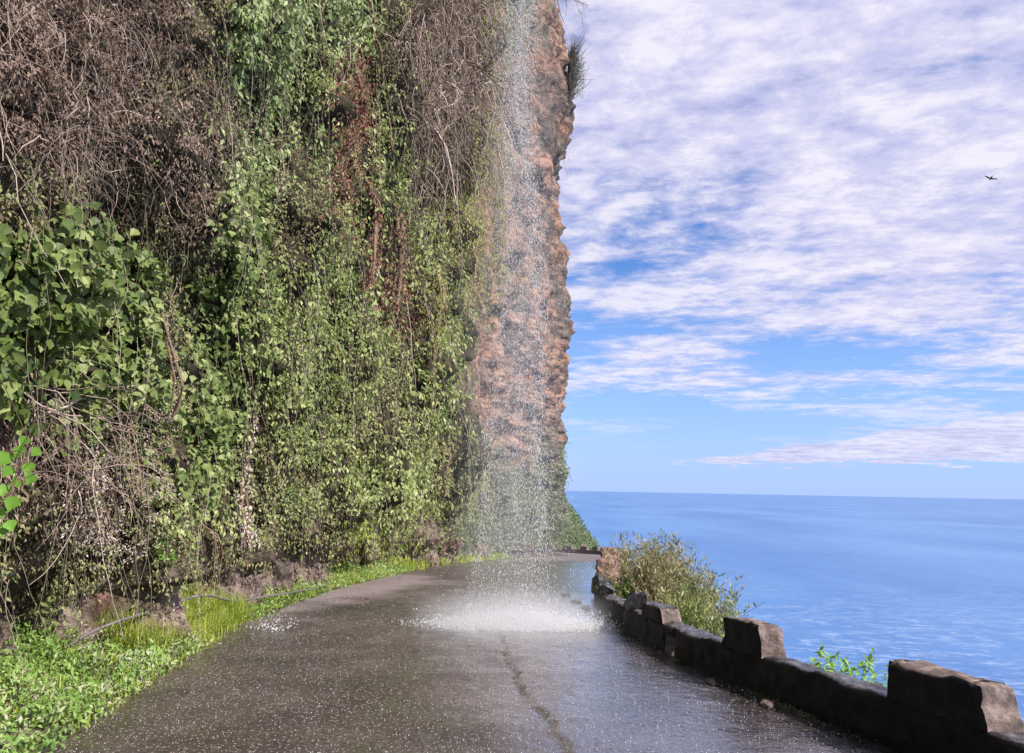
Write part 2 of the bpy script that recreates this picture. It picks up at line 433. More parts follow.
M.bump(M.math('ADD', M.math('ADD', M.math('MULTIPLY', rip, 1.0), M.math('MULTIPLY', b, .8)), M.math('ADD', M.math('MULTIPLY', d_, .35), M.math('ADD', M.math('MULTIPLY', chip, .5), M.math('MULTIPLY', M.noise(5.5, 3, .6, None, .6), 2.5)))), .0055, 1.0)
cb = M.n('ShaderNodeBump'); cb.inputs['Distance'].default_value = .0065; M.l(M.math('ADD', M.math('MULTIPLY', rip, 1.0), M.math('MULTIPLY', M.noise(5.5, 3, .6, None, .6), 2.0)), cb.inputs['Height']); M.l(cb.outputs[0], M.b.inputs['Coat Normal'])
mat_road = M.m
tag(build('road', np.stack([X, Y, Z], -1).reshape(-1, 3), grid_faces(len(qs), NS), mat_road), kind='structure')

# ------------------------------------------------------------------ the cliff
CP = [(-3.6, -14), (-3.7, -6), (-3.9, 0), (-4.0, 4), (-4.2, 6), (-4.35, 9), (-4.4, 11), (-4.3, 14), (-3.95, 19), (-3.1, 27), (-1.5, 40), (1.6, 54), (3.6, 61), (4.3, 65), (3.4, 68.6), (-2, 71), (-16, 75)]
CP = np.array(CP, float)
segl = np.linalg.norm(np.diff(CP, axis=0), axis=1); UL = segl.sum()
us = [0.0]; cs = np.concatenate([[0], np.cumsum(segl)])
while us[-1] < UL:
    yv = np.interp(us[-1], cs, CP[:, 1]); us.append(us[-1] + (.07 if 3 < yv < 9 else np.clip(.009*abs(yv), .09, .33)))
us = np.clip(np.array(us), 0, UL - 1e-4)
plan, _ = smooth_poly(CP, us)
tan = unit(np.gradient(plan, axis=0)); nrm = np.stack([tan[:, 1], -tan[:, 0]], 1)
zs = [-2.0]
while zs[-1] < 62: zs.append(zs[-1] + np.clip(.012*zs[-1], .07, .42))
zs = np.array(zs)
Ug, Zg = np.meshgrid(us, zs, indexing='ij')
base = road_z(plan[:, 1])[:, None]
far = np.clip((Ug - 50)/8, 0, 1)                      # bare rock past the creepers
d = .50*fbm(Ug*.55, Zg*.16, 0, 3, 21) + .34*fbm(Ug*1.5, Zg*.42, 3, 3, 31) + .07*fbm(Ug*6, Zg*4, 0, 3, 41)
d = d*(1 - .55*far) + far*(.65*ridged(Ug*.22, Zg*.10, 1, 4, 51) + .55*ridged(Ug*.45, Zg*.6, 2, 4, 61) - .6 + .20*fbm(Ug*1.3, Zg*1.5, 0, 4, 71))
hb = Zg - base
d = d + .25*np.exp(-((hb-.1)/.5)**2)*(1-far)           # stones jut out at the foot
# hanging drapes of growth: they swell out and end in an abrupt lower hem
dr = np.zeros_like(d)
for k_ in range(1700):
    large = k_ < 200; uy = 2 + (40 if large else 44)*rng.random()**1.5; u0 = float(np.interp(uy, CP[:, 1][:13], cs[:13])); sc_ = max(.8, uy/11)
    w_ = rng.uniform(.16, .50)*sc_**.8; h_ = rng.uniform(.6, 2.2)*sc_**.9; z0 = float(road_z(uy)) + .5 + (uy*.72+1.5)*rng.random(); a_ = rng.uniform(.15, .50)*min(sc_, 1.8)
    if large: w_ *= 2.3; h_ *= 1.5; a_ = rng.uniform(.45, .85)*min(sc_, 1.6)
    i0, i1 = np.searchsorted(us, [u0-w_*1.8-.3*h_, u0+w_*1.8+.3*h_]); j0, j1 = np.searchsorted(zs, [z0-.1, z0+h_])
    if i1 <= i0 or j1 <= j0: continue
    sl = rng.normal()*.18
    uu = (Ug[i0:i1, j0:j1] - u0 - sl*(Zg[i0:i1, j0:j1]-z0))/w_; vv = (Zg[i0:i1, j0:j1]-z0)/h_
    b_ = np.clip(1-uu**2/1.6, 0, 1)**.7*np.clip(vv/.10, 0, 1)**.6*np.clip(1-vv, 0, 1)**.8*a_
    dr[i0:i1, j0:j1] = np.maximum(dr[i0:i1, j0:j1], b_) + .25*np.minimum(dr[i0:i1, j0:j1], b_)
d = d + dr*np.clip((45-Ug)/5, 0, 1)
# hollows
def hollow(u0, z0, ru, rz, dep): return -dep*np.exp(-((Ug-u0)/ru)**2 - ((Zg-z0)/rz)**2)
def u_of_y(y): return float(np.interp(y, CP[:, 1][:13], cs[:13]))
d = d + hollow(u_of_y(7.2), 4.0, 1.1, .5, 1.0) + hollow(u_of_y(6.6), 2.2, .5, .35, .45) + hollow(u_of_y(9.5), 3.6, .6, .5, .4)
d = d + .022*np.clip(Zg-2, 0, 30)*(1-far)*1.0          # leans out a little as it rises
d = d + far*np.interp(Zg, [-2, 5, 9, 16, 20, 25, 30, 36, 40, 44, 50, 62], [.1, -.1, -.3, .25, .1, -.2, -.3, .2, .4, -.6, -1.9, -3])
CV = np.stack([plan[:, 0:1] + nrm[:, 0:1]*d, plan[:, 1:2] + nrm[:, 1:2]*d, Zg + .06*fbm(Ug*3, Zg*3, 5, 2, 81)], -1)
dU = np.gradient(CV, axis=0); dZ = np.gradient(CV, axis=1)
CN = unit(np.cross(dU, dZ)); 
if (CN[..., 0].mean() < 0): CN = -CN
CFc = grid_faces(len(us), len(zs))
umid = us[(CFc[:, 0] // len(zs))]; zmid = zs[(CFc[:, 0] % len(zs))]
edge = np.interp(zmid, [-2, 2, 5, 10, 16, 24, 30], [47, 46, 43, 43.5, 47, 50, 50]) + 2.5*vnoise(zmid*.3, 0, 0, 5)
midx = (umid < edge).astype(int)
cliff = build('cliff', CV.reshape(-1, 3), CFc[:, ::-1] if False else CFc, None, mats=[mat_cliff, mat_moss], midx=midx, origin=np.zeros(3))
tag(cliff, kind='structure')
# cliff top plateau
top = CV[:, -1]
pv = np.concatenate([top, np.stack([top[:, 0]-60, top[:, 1], top[:, 2]+14], 1)])
n_ = len(top); i_ = np.arange(n_-1)
tag(build('cliff_top', pv, np.stack([i_, i_+1, i_+1+n_, i_+n_], 1), mat_moss, origin=np.zeros(3)), kind='structure')

CPX, CPY, CPD = project(CV.reshape(-1, 3)); CPX = CPX.reshape(Ug.shape); CPY = CPY.reshape(Ug.shape); CPD = CPD.reshape(Ug.shape)
def cliff_at(px, py, off=0.0, ymin=3.5):
    e = (CPX-px)**2 + (CPY-py)**2 + np.where((CPD < ymin) | (Ug > UL-14), 1e9, 0)
    k = np.where(e < e.min() + 9, CPD, 1e9); i, j = np.unravel_index(np.argmin(k), k.shape)
    return CV[i, j] + CN[i, j]*off, CN[i, j]

# ------------------------------------------------------------------ creepers on the cliff
MAP = """
B B B B B M I I I I M B B Y N K
B B B B M M I I G R M B B Y K K
B B B B B B M I G R G B B Y K K
M M B M B B I M M R G B Y Y K K
M D D M M M I M M G R G Y Y K K
I I I I M I I G G G R Y N K K K
I I I I M I G G G G M G K K K K
B I I I M I M G G M M G K K K K
B B P P M I M G G M G M K K K K
D P P M G G M M G G G M D K N N
M M P P M G M G M G G Y M N N N
D M M M D M M D M Y Y D N N N N
D D D D D D D D D D D D D N N N
""".split('\n')
MAP = [r.split() for r in MAP if r.strip()]
def zone(P):
    """kind of growth at a place on the cliff"""
    px, py, dd = project(P)
    s = np.clip(dd, 4, 60)/F_PX
    nx = fbm(P[:, 1]/s*.0011*6, P[:, 2]/s*.0011*6, P[:, 0]*0, 3, 91); ny = fbm(P[:, 1]/s*.0011*6, P[:, 2]/s*.0011*6, 7, 3, 92)
    jx, jy = rng.normal(size=len(P))*9, rng.normal(size=len(P))*16
    c_ = np.clip(((px + 24*nx + jx)/36).astype(int), 0, 15); r_ = np.clip(((py + 40*ny + jy)/50).astype(int), 0, 12)
    A = np.array([[ord(ch) for ch in row] for row in MAP])
    return A[r_, c_], px, py, dd

qa = (CPX[1:, :-1]-CPX[:-1, :-1]); qb = (CPY[1:, :-1]-CPY[:-1, :-1]); qc = (CPX[:-1, 1:]-CPX[:-1, :-1]); qd = (CPY[:-1, 1:]-CPY[:-1, :-1])
wgt = np.abs(qa*qd - qb*qc)
dist = np.linalg.norm(CV[:-1, :-1] - EYE, axis=-1)
warea = np.linalg.norm(np.cross(CV[1:, :-1]-CV[:-1, :-1], CV[:-1, 1:]-CV[:-1, :-1]), axis=-1)
inside = (CPD[:-1, :-1] > 1) & (CPX[:-1, :-1] > -60) & (CPX[:-1, :-1] < 620) & (CPY[:-1, :-1] > -60) & (CPY[:-1, :-1] < 700)
wgt = np.where(inside, np.maximum(wgt, .25*warea*F_PX**2/dist**2), .10*warea*F_PX**2/np.maximum(dist, 5)**2)
wgt[Ug[:-1, :-1] > UL-12] = 0; wgt[Zg[:-1, :-1] > 45] = 0
_pz = (CPX[:-1, :-1] > 60) & (CPX[:-1, :-1] < 160) & (CPY[:-1, :-1] > 385) & (CPY[:-1, :-1] < 535)
wgt = np.where(_pz & inside, wgt*2.6, wgt)
wgt = (wgt/wgt.sum()).ravel()
def sample(n):
    idx = rng.choice(len(wgt), n, p=wgt); i, j = np.divmod(idx, len(zs)-1)
    a, b = rng.random(n)[:, None], rng.random(n)[:, None]
    P = (CV[i, j]*(1-a) + CV[i+1, j]*a)*(1-b) + (CV[i, j+1]*(1-a) + CV[i+1, j+1]*a)*b
    return P, CN[i, j], dr[i, j]

SPEC = {  # type: (keep, real size, min px, width, template, droop, offset)
 'I': (.85, .080, 5.5, 1.0, LEAF_IVY, .9, .40),
 'G': (1.0, .078, 5.4, .95, LEAF_OVAL, .9, .40),
 'Y': (1.0, .060, 3.6, .6, LEAF_OVAL, 1.1, .30),
 'N': (1.2, .060, 3.2, .85, LEAF_OVAL, .6, .18),
 'M': (1.0, .046, 3.7, .85, LEAF_OVAL, .8, .22),
 'O': (1.0, .046, 3.7, .85, LEAF_OVAL, .8, .22),
 'D': (.45, .045, 3.2, .9, LEAF_OVAL, .8, .10),
 'B': (1.2, .052, 4.2, .8, LEAF_CURL, 1.2, .40),
 'P': (1.6, .030, 3.0, 1.1, LEAF_CURL, .5, .45),
 'R': (1.0, .042, 3.8, .8, LEAF_CURL, 1.0, .30),
}
def twig(start, d0, L, r, n=8, droop=.5, wig=.25):
    p = np.array(start, float); d_ = unit(np.array(d0, float)); pts = [p.copy()]
    for i in range(n):
        d_ = unit(d_ + rng.normal(size=3)*wig + np.array([0, 0, -droop/n*2])); p = p + d_*L/n; pts.append(p.copy())
    return np.array(pts), np.linspace(r, r*.35, n+1)
parts = {}; strands = {}
def put(key, V, F): parts.setdefault(key, Bag()).add(V, F)
P, Nn, Dd = sample(380000)
T, px, py, dd = zone(P)
drs = Dd
clump = fbm(P[:, 1]*2.6, P[:, 2]*1.5, P[:, 0]*2.6, 3, 101)
fineN = fbm(P[:, 1]*8, P[:, 2]*6, P[:, 0]*8, 2, 102)
for ty, (keep, real, mpx, wd, tm, droop, off) in SPEC.items():
    k = (T == ord(ty)) & (rng.random(len(P)) < keep*np.clip(.34 + 1.0*clump + .45*fineN + 1.5*drs, .02, 1))
    n = k.sum()
    if n == 0: continue
    p, nn = P[k], Nn[k]
    dpt = np.maximum(dd[k], 4)
    size = np.maximum(real, mpx*dpt/F_PX) * rng.uniform(.6, 1.3, n)
    o = (off*rng.random(n)**.7*np.clip(.6+clump[k], .15, 1.3) + .02) * np.clip(dpt/9, 1, 2.2)
    p = p + nn*o[:, None]
    ax = rnd_dir(n)*.75 + np.array([0, 0, -1])*droop + nn*.35
    out = nn*.9 + rnd_dir(n)*.75 + np.array([.25, -.2, .45])
    xx, yv = px[k], py[k]
    keys = np.full(n, ty, dtype=object)
    if ty == 'I':
        keys = np.where((xx < 185) & (yv > 215), 'I_left', np.where(yv < 190, 'I_up', 'I_mid'))
    elif ty == 'G':
        keys = np.where(xx < 300, 'G_a', np.where(yv < 330, 'G_b', 'G_c'))
    elif ty == 'B':
        keys = np.where(xx > 350, 'B_right', np.where(yv < 260, 'B_up', 'B_low'))
    elif ty == 'R':
        keys = np.where(yv > 195, 'R_low', 'R_up')
    elif ty == 'P': keys = np.where(xx < 92, 'P_a', 'P_b')
    elif ty == 'Y': keys = np.where(yv > 480, 'Y_low', 'Y_up')
    elif ty in 'MDO': keys = np.full(n, 'M', dtype=object)
    for kk in set(keys):
        q = keys == kk
        put(kk, *scatter(p[q], ax[q], out[q], size[q]*(1.25 if kk == 'I_up' else 1), LEAF_OVAL if kk == 'I_up' else tm, .9 if kk == 'I_up' else wd))
# long trailing strands that hang free of the wall, each in the growth it springs from
Ps, Ns, Ds = sample(1700); Ts, sx_, sy_, sd_ = zone(Ps)
for i in range(len(Ps)):
    ty = chr(Ts[i])
    if (ty in 'KNDP' and rng.random() < .8) or (ty == 'B' and rng.random() < .7) or (ty == 'M' and rng.random() < .4): continue
    if Ps[i][2] < road_z(Ps[i][1]) + 1.0 or (sx_[i] > 485 and sd_[i] > 1): continue
    s_ = float(np.clip(sd_[i]/8, .8, 4)); L = rng.uniform(.5, 2.6)*s_**.8; L = min(L, Ps[i][2]-road_z(Ps[i][1])-.25)
    st = Ps[i] + Ns[i]*rng.uniform(.12, .40)*s_**.5
    pts, rad = twig(st, Ns[i]*.25 + np.array([0, rng.normal()*.12, -1]), L, .0026*s_*rng.choice([.7, 1, 1.9], p=[.6, .3, .1]), 9, .7, .13)
    src = {'I': 'I_mid', 'G': 'G_a' if sx_[i] < 300 else ('G_b' if sy_[i] < 330 else 'G_c'), 'Y': 'Y_up'}.get(ty, 'M')
    if src == 'M' and rng.random() < .35: src = 'G_a' if sx_[i] < 300 else 'G_c'
    strands.setdefault(src, Bag()).add(*tube(pts, rad, 3))
    n = int(rng.choice([0, 14, 30, 46], p=[.22, .28, .3, .2]))
    if n:
        q = lerp_poly(pts, rng.uniform(0, 9, n)) + rng.normal(size=(n, 3))*.022*s_
        sz = max(.034, 3.0*sd_[i]/F_PX)*rng.uniform(.6, 1.5, n)
        put(src, *scatter(q, rng.normal(size=(n, 3))*.5 + np.array([0, 0, -.9]), Ns[i] + rnd_dir(n)*.7 + np.array([.25, -.2, .4]), sz, LEAF_OVAL, .8))
NAMES = {
 'I_left': ('ivy', mat_ivy, 'large leaved dark green ivy hanging at the left edge under the dark hollow', 'ivy'),
 'I_up': ('ivy', mat_ivy_grey, 'grey green ivy with drooping leaves at the top of the cliff beside the dry brush', 'ivy'),
 'I_mid': ('ivy', mat_ivy, 'green ivy curtain in the middle of the cliff, left of the pale green creeper', 'ivy'),
 'G_a': ('leafy_creeper', mat_creeper, 'pale green small leaved creeper hanging in the centre of the cliff', 'creeper'),
 'G_b': ('leafy_creeper', mat_creeper, 'light green creeper high up between the rust strand and the waterfall brush', 'creeper'),
 'G_c': ('leafy_creeper', mat_creeper, 'light green creeper low on the cliff above the yellow green grass', 'creeper'),
 'Y_up': ('fine_creeper', mat_yellowg, 'yellow green fine creeper strip next to the bare rock and the waterfall', 'creeper'),
 'Y_low': ('hanging_grass', mat_grass, 'bright yellow green grass hanging down to the roadside at the cliff foot', 'grass'),
 'N': ('rock_scrub', mat_fargreen, 'dull green scrub clinging to the bare rock behind the waterfall', 'scrub'),
 'M': ('undergrowth', mat_olive, 'olive and brown small leaved growth covering the cliff between the ivy', 'undergrowth'),
 'B_up': ('dry_brush', mat_dry, 'brown withered brush covering the upper left of the cliff', 'brush'),
 'B_right': ('dry_brush', mat_dry, 'light brown dry brush overhanging beside the top of the waterfall', 'brush'),
 'B_low': ('dry_brush', mat_dry, 'grey brown dry tangle under the large leaved ivy at the left edge', 'brush'),
 'R_up': ('withered_creeper', mat_rust, 'rust red withered creeper hanging high on the cliff', 'creeper'),
 'R_low': ('withered_creeper', mat_rust, 'brown withered creeper column in the upper middle of the cliff', 'creeper'),
 'P_a': ('blossom_creeper', mat_pink, 'pinkish white flowering creeper at the far left below the tangle', 'creeper'),
 'P_b': ('blossom_creeper', mat_pink, 'pinkish white flowering creeper in a slanting fold below the large ivy', 'creeper'),
}
twigs = {'B_up': Bag(), 'B_right': Bag(), 'B_low': Bag(), 'loose': Bag()}
def twigset(key, px_r, py_r, n, Lr, r0, droop=.8, outw=.8, offr=(0, .3), fork=.6):
    k = np.where((px > px_r[0]) & (px < px_r[1]) & (py > py_r[0]) & (py < py_r[1]) & (T == ord('B')))[0]
    if len(k) == 0: return
    for i in rng.choice(k, n):
        s = max(1, dd[i]/8)
        st = P[i] + Nn[i]*rng.uniform(*offr)*s
        d0 = Nn[i]*outw*rng.random() + rng.normal(size=3)*np.array([.5, .8, .6])
        L = rng.uniform(*Lr)*s
        pts, rad = twig(st, d0, L, r0*s*rng.choice([.5, .8, 1.2, 2.2], p=[.35, .35, .2, .1]), 8, droop)
        twigs[key].add(*tube(pts, rad, 3))
        if rng.random() < fork:
            j = rng.integers(2, 6); pts2, rad2 = twig(pts[j], unit(pts[j+1]-pts[j]) + rng.normal(size=3)*.6, L*.5, rad[j]*.7, 5, droop)
            twigs[key].add(*tube(pts2, rad2, 3))
twigset('B_up', (-60, 260), (-60, 260), 900, (.3, .8), .0036, .8)
twigset('B_up', (-60, 260), (-60, 260), 30, (.9, 1.4), .004, .5, .8)
twigset('B_low', (-60, 120), (330, 480), 200, (.35, .9), .006, .5)
twigset('B_right', (380, 520), (-60, 190), 1300, (.3, .9), .0048, 1.3, 1.0, (0, .5))
twigset('B_right', (400, 520), (-60, 160), 60, (.9, 1.5), .008, .8, 1.6, (.2, .6))

for key, bag in parts.items():
    nm, mt, lab, cat = NAMES[key]
    o = tag(bag.build(nm, mt, origin=None), lab, cat, kind='stuff' if key in ('M', 'N', 'Y_low') else None)
    if key in strands:
        twigs[key] = strands[key]
    if key in twigs and twigs[key].V:
        r = empty(nm, o.location, lab, cat); k_old = o.get('kind')
        if k_old: r['kind'] = k_old
        o.name = 'leaves'; o.parent = r; o.location = (0, 0, 0)
        for q in ('label', 'category'): del o[q]
        twigs[key].build('twigs', mat_twig, r)['kind'] = 'stuff'
        o['kind'] = 'stuff'; r.name = nm

# hanging vines: stems with leaves along them
def vine(path, label, r=.02, leaf=None, lsize=.042, nleaf=400, spread=.10, stems=3, mat=mat_olive, tm=LEAF_OVAL, off=.25, name='hanging_vine'):
    pts = np.array([cliff_at(a, b, off)[0] for a, b in path])
    q = np.linspace(0, len(pts)-1, 26); pts = lerp_poly(pts, q)
    s = max(1, pts[:, 1].mean()/9)
    pts = pts - np.array([1, 0, 0])*(.22*np.clip(1-np.linspace(0, 25, 26)/5, 0, 1))[:, None]; r = r*.7
    root = empty(name, pts[-1], label, 'vine')
    b = Bag()
    for k_ in range(stems):
        w = np.stack([vnoise(q*1.5, k_*3.3, a*7.7, 7) for a in range(3)], 1)*.05*s*(stems > 1)
        b.add(*tube(pts + w, np.linspace(r, r*.6, 26)*s*rng.uniform(.6, 1.1), 5))
    b.build('stem', mat_stem, root)
    if nleaf:
        i = rng.uniform(0, 25, nleaf); c0 = lerp_poly(pts, i); p = c0 + rnd_dir(nleaf)*spread*s*rng.random(nleaf)[:, None]**.5*(.5+.5*i/25)[:, None]
        B_ = Bag(); B_.add(*scatter(p, rnd_dir(nleaf)*.7 + np.array([0, 0, -.9]), rnd_dir(nleaf)*.7 + np.array([.8, -.4, .4]), lsize*s*rng.uniform(.6, 1.3, nleaf), tm))
        B_.build('leaves', mat, root)['kind'] = 'stuff'
    return root
vine([(255, 345), (250, 390), (246, 430), (240, 490), (238, 540)], 'brown stemmed vine below the middle ivy with small pale leaves', .035, nleaf=900, spread=.13, mat=mat_pink)
vine([(352, 50), (350, 80), (345, 110), (344, 140)], 'rust red withered vine high beside the grey rope stems', .02, nleaf=900, spread=.22, mat=mat_rust, tm=LEAF_CURL, lsize=.04, off=.4)
vine([(340, 140), (335, 160), (332, 195)], 'short rust brown vine tip under the red withered one', .015, nleaf=350, spread=.12, mat=mat_rust, tm=LEAF_CURL, off=.4)
vine([(392, 185), (390, 220), (387, 260), (384, 300)], 'thick brown dead vine column in the upper middle', .06, nleaf=800, spread=.16, mat=mat_dry, tm=LEAF_CURL, off=.4)
vine([(372, 190), (368, 230), (362, 262), (355, 290)], 'brown dead vine left of the thick column', .035, nleaf=500, spread=.12, mat=mat_rust, tm=LEAF_CURL, off=.35)
vine([(366, -20), (367, 30), (376, 60), (381, 110), (384, 160)], 'smooth grey rope like vine stems hanging from the top edge', .035, nleaf=0, stems=3, off=.5)
vine([(434, 250), (432, 300), (430, 350), (428, 400), (430, 440)], 'long thin olive vine beside the yellow green creeper', .02, nleaf=800, spread=.10, mat=mat_yellowg, off=.3)
vine([(443, 435), (440, 460), (437, 490)], 'pale straw coloured vine end above the dark rock', .05, nleaf=500, spread=.10, mat=mat_olive, off=.3)
vine([(302, 470), (300, 510), (296, 550), (294, 575)], 'thin bare brown vine hanging to the tan base stones', .014, nleaf=60, spread=.05, stems=2, off=.25)
vine([(270, 450), (268, 490), (262, 530), (258, 560)], 'thin vine with scattered leaves left of the bare brown one', .012, nleaf=160, spread=.07, stems=2, off=.25)
vine([(150, 340), (143, 380), (133, 420), (120, 470)], 'pink flowered vine edging the slanting fold of blossom', .02, nleaf=900, spread=.09, lsize=.02, mat=mat_pink, tm=LEAF_CURL, off=.45)
vine([(214, 520), (212, 555), (210, 590)], 'dark root like vine reaching the stones by the hose', .02, nleaf=80, spread=.06, stems=3, off=.2)
vine([(405, 470), (402, 505), (398, 540)], 'green leaved vine falling beside the dark hole in the rock', .015, nleaf=500, spread=.14, lsize=.04, mat=mat_creeper, off=.25)
vine([(330, 330), (326, 370), (318, 420), (312, 460)], 'creeper strand with light green leaves in the centre', .015, nleaf=700, spread=.12, lsize=.045, mat=mat_creeper, off=.4)
vine([(470, 420), (466, 455), (462, 490), (460, 530)], 'grey vine hanging at the edge of the bare rock', .02, nleaf=400, spread=.12, mat=mat_fargreen, off=.3)

# branches of the overhanging brush that reach across the fall
def branch_thing(name, label, cat, specs, mat=mat_twig, leaves=None):
    pts0 = np.array(specs[0][0]); root = empty(name, pts0[0], label, cat); b = Bag()
    for pts, r in specs:
        pts = np.array(pts, float); q = np.linspace(0, len(pts)-1, 5*len(pts)); pp = lerp_poly(pts, q)
        pp = pp + np.stack([vnoise(q*3, a*5, pts[0, 0], 3) for a in range(3)], 1)*.05
        b.add(*tube(pp, np.linspace(r, r*.35, len(pp)), 4))
        for j in range(3, len(pp)-2, 2):
            dv = unit(unit(pp[j+1]-pp[j]) + rng.normal(size=3)*.7)
            t2, r2 = twig(pp[j], dv, np.linalg.norm(pp[-1]-pp[j])*.35+.15, r*.45, 6, .4); b.add(*tube(t2, r2, 3))
    b.build('twigs', mat, root)['kind'] = 'stuff'
    return root
def at(px, py, D):
    v = ray(px, py); return EYE + v*(D/v[1])
branch_thing('overhanging_branch', 'long thin dark branch reaching out over the waterfall to the bare rock', 'branch', [([at(468, 60, 17), at(492, 75, 15.5), at(520, 88, 15), at(560, 96, 14.5)], .022)], mat_stem)
branch_thing('overhanging_branch', 'dark drooping branch crossing the left half of the waterfall', 'branch', [([at(470, 62, 17), at(497, 83, 15.5), at(515, 98, 15), at(536, 114, 14.5)], .022), ([at(474, 84, 17), at(488, 110, 15.5), at(507, 128, 15)], .016)], mat_stem)
branch_thing('overhanging_branch', 'thin branch rising left of the waterfall top', 'branch', [([at(484, 68, 16), at(500, 52, 15.5), at(513, 25, 15), at(520, -8, 14.8)], .018)], mat_stem)
branch_thing('bare_branch', 'bare pinkish twigs hanging into the sky at the top edge', 'branch',
    [([at(520, -70, 19), at(545, -25, 18), at(565, -8, 17.5), at(590, 6, 17)], .022), ([at(530, -60, 18.5), at(556, -10, 17.8), at(575, 0, 17.5), at(586, 26, 17.2)], .018), ([at(535, -60, 18), at(552, -14, 17.5), at(558, 4, 17.3), at(566, 24, 17)], .018)], mat_twig)

# feathery shrub on the cliff edge, against the sky
fb = Bag(); fc = at(572, 88, 62); fr = empty('cliff_shrub', fc, 'feathery grey shrub growing out of the cliff edge against the sky', 'shrub')
for i in range(420):
    st = fc + np.array([-.4, 0, rng.uniform(-1.2, 3.0)]); d0 = np.array([rng.uniform(.15, .9), rng.normal()*.5, rng.uniform(.4, 1.1)])
    pts, rad = twig(st, d0, rng.uniform(1.2, 3.2), .030, 6, -.35, .12); fb.add(*tube(pts, rad, 3))
fb.build('twigs', mat_feather, fr)['kind'] = 'stuff'
lv = Bag(); n = 900; p = fc + np.stack([rng.uniform(-.3, 1.1, n), rng.normal(size=n)*.5, rng.uniform(-.8, 2.6, n)], 1)
lv.add(*scatter(p, rnd_dir(n) + np.array([.4, 0, .8]), rnd_dir(n), rng.uniform(.1, .28, n), LEAF_OVAL, .35)); lv.build('leaves', mat_fargreen, fr)['kind'] = 'stuff'

# scrub sticking out of the lower far cliff edge
def blob(center, rad, n, size, mat, name, label, cat, tm=LEAF_OVAL, wd=.8, stems=6, stem_r=.02, kind_=None, droop=.3):
    c = np.array(center, float); rad = np.array(rad, float)
    root = empty(name, c - np.array([0, 0, rad[2]]), label, cat)
    cs_ = rnd_dir(14)*rad*.62*rng.random(14)[:, None]**.4; cr = rng.uniform(.30, .5, 14)
    w = rng.integers(0, 14, n)
    p = c + cs_[w] + rnd_dir(n)*rad*cr[w][:, None]*rng.random(n)[:, None]**.35
    b = Bag(); b.add(*scatter(p, rnd_dir(n) + unit(p-c)*.6 + np.array([0, 0, droop]), rnd_dir(n) + unit(p-c), size*rng.uniform(.6, 1.4, n), tm, wd))
    b.build('foliage', mat, root)['kind'] = 'stuff'
    s_ = Bag()
    for i in range(stems):
        tip = c + cs_[i]; b0 = c + np.array([rng.normal()*.1, rng.normal()*.1, -rad[2]])
        pts = np.array([b0, b0*.5+tip*.5 + rng.normal(size=3)*.05, tip]); s_.add(*tube(lerp_poly(pts, np.linspace(0, 2, 8)), np.linspace(stem_r, stem_r*.4, 8), 4))
    s_.build('stem', mat_stem, root)
    return root
blob(at(556, 458, 62), (1.0, 1.2, 2.2), 1800, .17, mat_fargreen, 'cliff_bush', 'green bush bulging from the cliff edge just above the sea horizon', 'bush')
blob(at(548, 520, 60), (1.4, 1.4, 2.4), 2600, .17, mat_fargreen, 'cliff_bush', 'dusty green bush at the cliff corner right of the waterfall foot', 'bush')

# ------------------------------------------------------------------ verge between road and cliff
nv = 16
ql = qs[(Ls[:, 1] > -11)][::3]
Lp = lerp_poly(LE, ql); 
from_idx = [int(np.argmin(np.linalg.norm(plan - p_, axis=1))) for p_ in Lp]
Cp = plan[from_idx] - nrm[from_idx]*.7
tt = np.linspace(0, 1, nv)
VX = Lp[:, None]*(1-tt)[None, :, None] + Cp[:, None]*tt[None, :, None]
def verge_h(x, y, t): return road_z(y) - .035 + .30*np.clip(t, 0, 1)**1.6 + .03*fbm(x*3, y*3, 0, 2, 12)*np.clip(t*4, 0, 1) + .03*np.clip(t*8, 0, 1)
VZ = verge_h(VX[..., 0], VX[..., 1], tt[None])
st_ = VX[:, 0] + (VX[:, 0]-VX[:, 1])*1.0
tag(build('verge', np.stack([VX[..., 0], VX[..., 1], VZ], -1).reshape(-1, 3), grid_faces(len(ql), nv), mat_soil), kind='structure')

def verge_pts(n, y0, y1, t0, t1, p=1.0):
    y = y0 + (y1-y0)*rng.random(n)**p; t = rng.uniform(t0, t1, n)
    lx = left_x(y); cx = np.interp(y, plan[:, 1][:np.argmax(plan[:, 1])], plan[:, 0][:np.argmax(plan[:, 1])]) - .2
    x = lx*(1-t) + cx*t
    return np.stack([x, y, verge_h(x, y, t) - .01], 1)

def blades(P, L, lean, w=1.0, mat=None, n_seg=3):
    n = len(P); L = np.broadcast_to(L, (n,)); dirn = rng.uniform(0, 2*PI, n); ln = np.abs(rng.normal(size=n))*lean
    H = np.stack([np.cos(dirn), np.sin(dirn), 0*dirn], 1); S = np.stack([-np.sin(dirn), np.cos(dirn), 0*dirn], 1)
    rows = []
    for k_ in range(n_seg+1):
        f = k_/n_seg; ctr = P + H*(ln*L*f**2)[:, None] + np.array([0, 0, 1])*(L*f*(1-.35*ln*f))[:, None]
        ww = (.006*w*(1-f)**.7+.0008); rows += [ctr - S*ww, ctr + S*ww]
    V = np.stack(rows, 1).reshape(-1, 3); b = np.arange(n)*2*(n_seg+1)
    F = np.concatenate([np.stack([b+2*k_, b+2*k_+1, b+2*k_+3, b+2*k_+2], 1) for k_ in range(n_seg)])
    return V, F
gb = Bag()
p = verge_pts(12000, 7.2, 10.4, .12, 1.0); gb.add(*blades(p, rng.uniform(.12, .40, len(p))*np.clip(.8+.8*fbm(p[:, 1]*3, p[:, 0]*3, 0, 2, 8), .3, 1.3), .9, .9))
tag(gb.build('grass_tuft', mat_grass), 'tall bright yellow green grass on the verge where the hose passes behind', 'grass', kind='stuff')
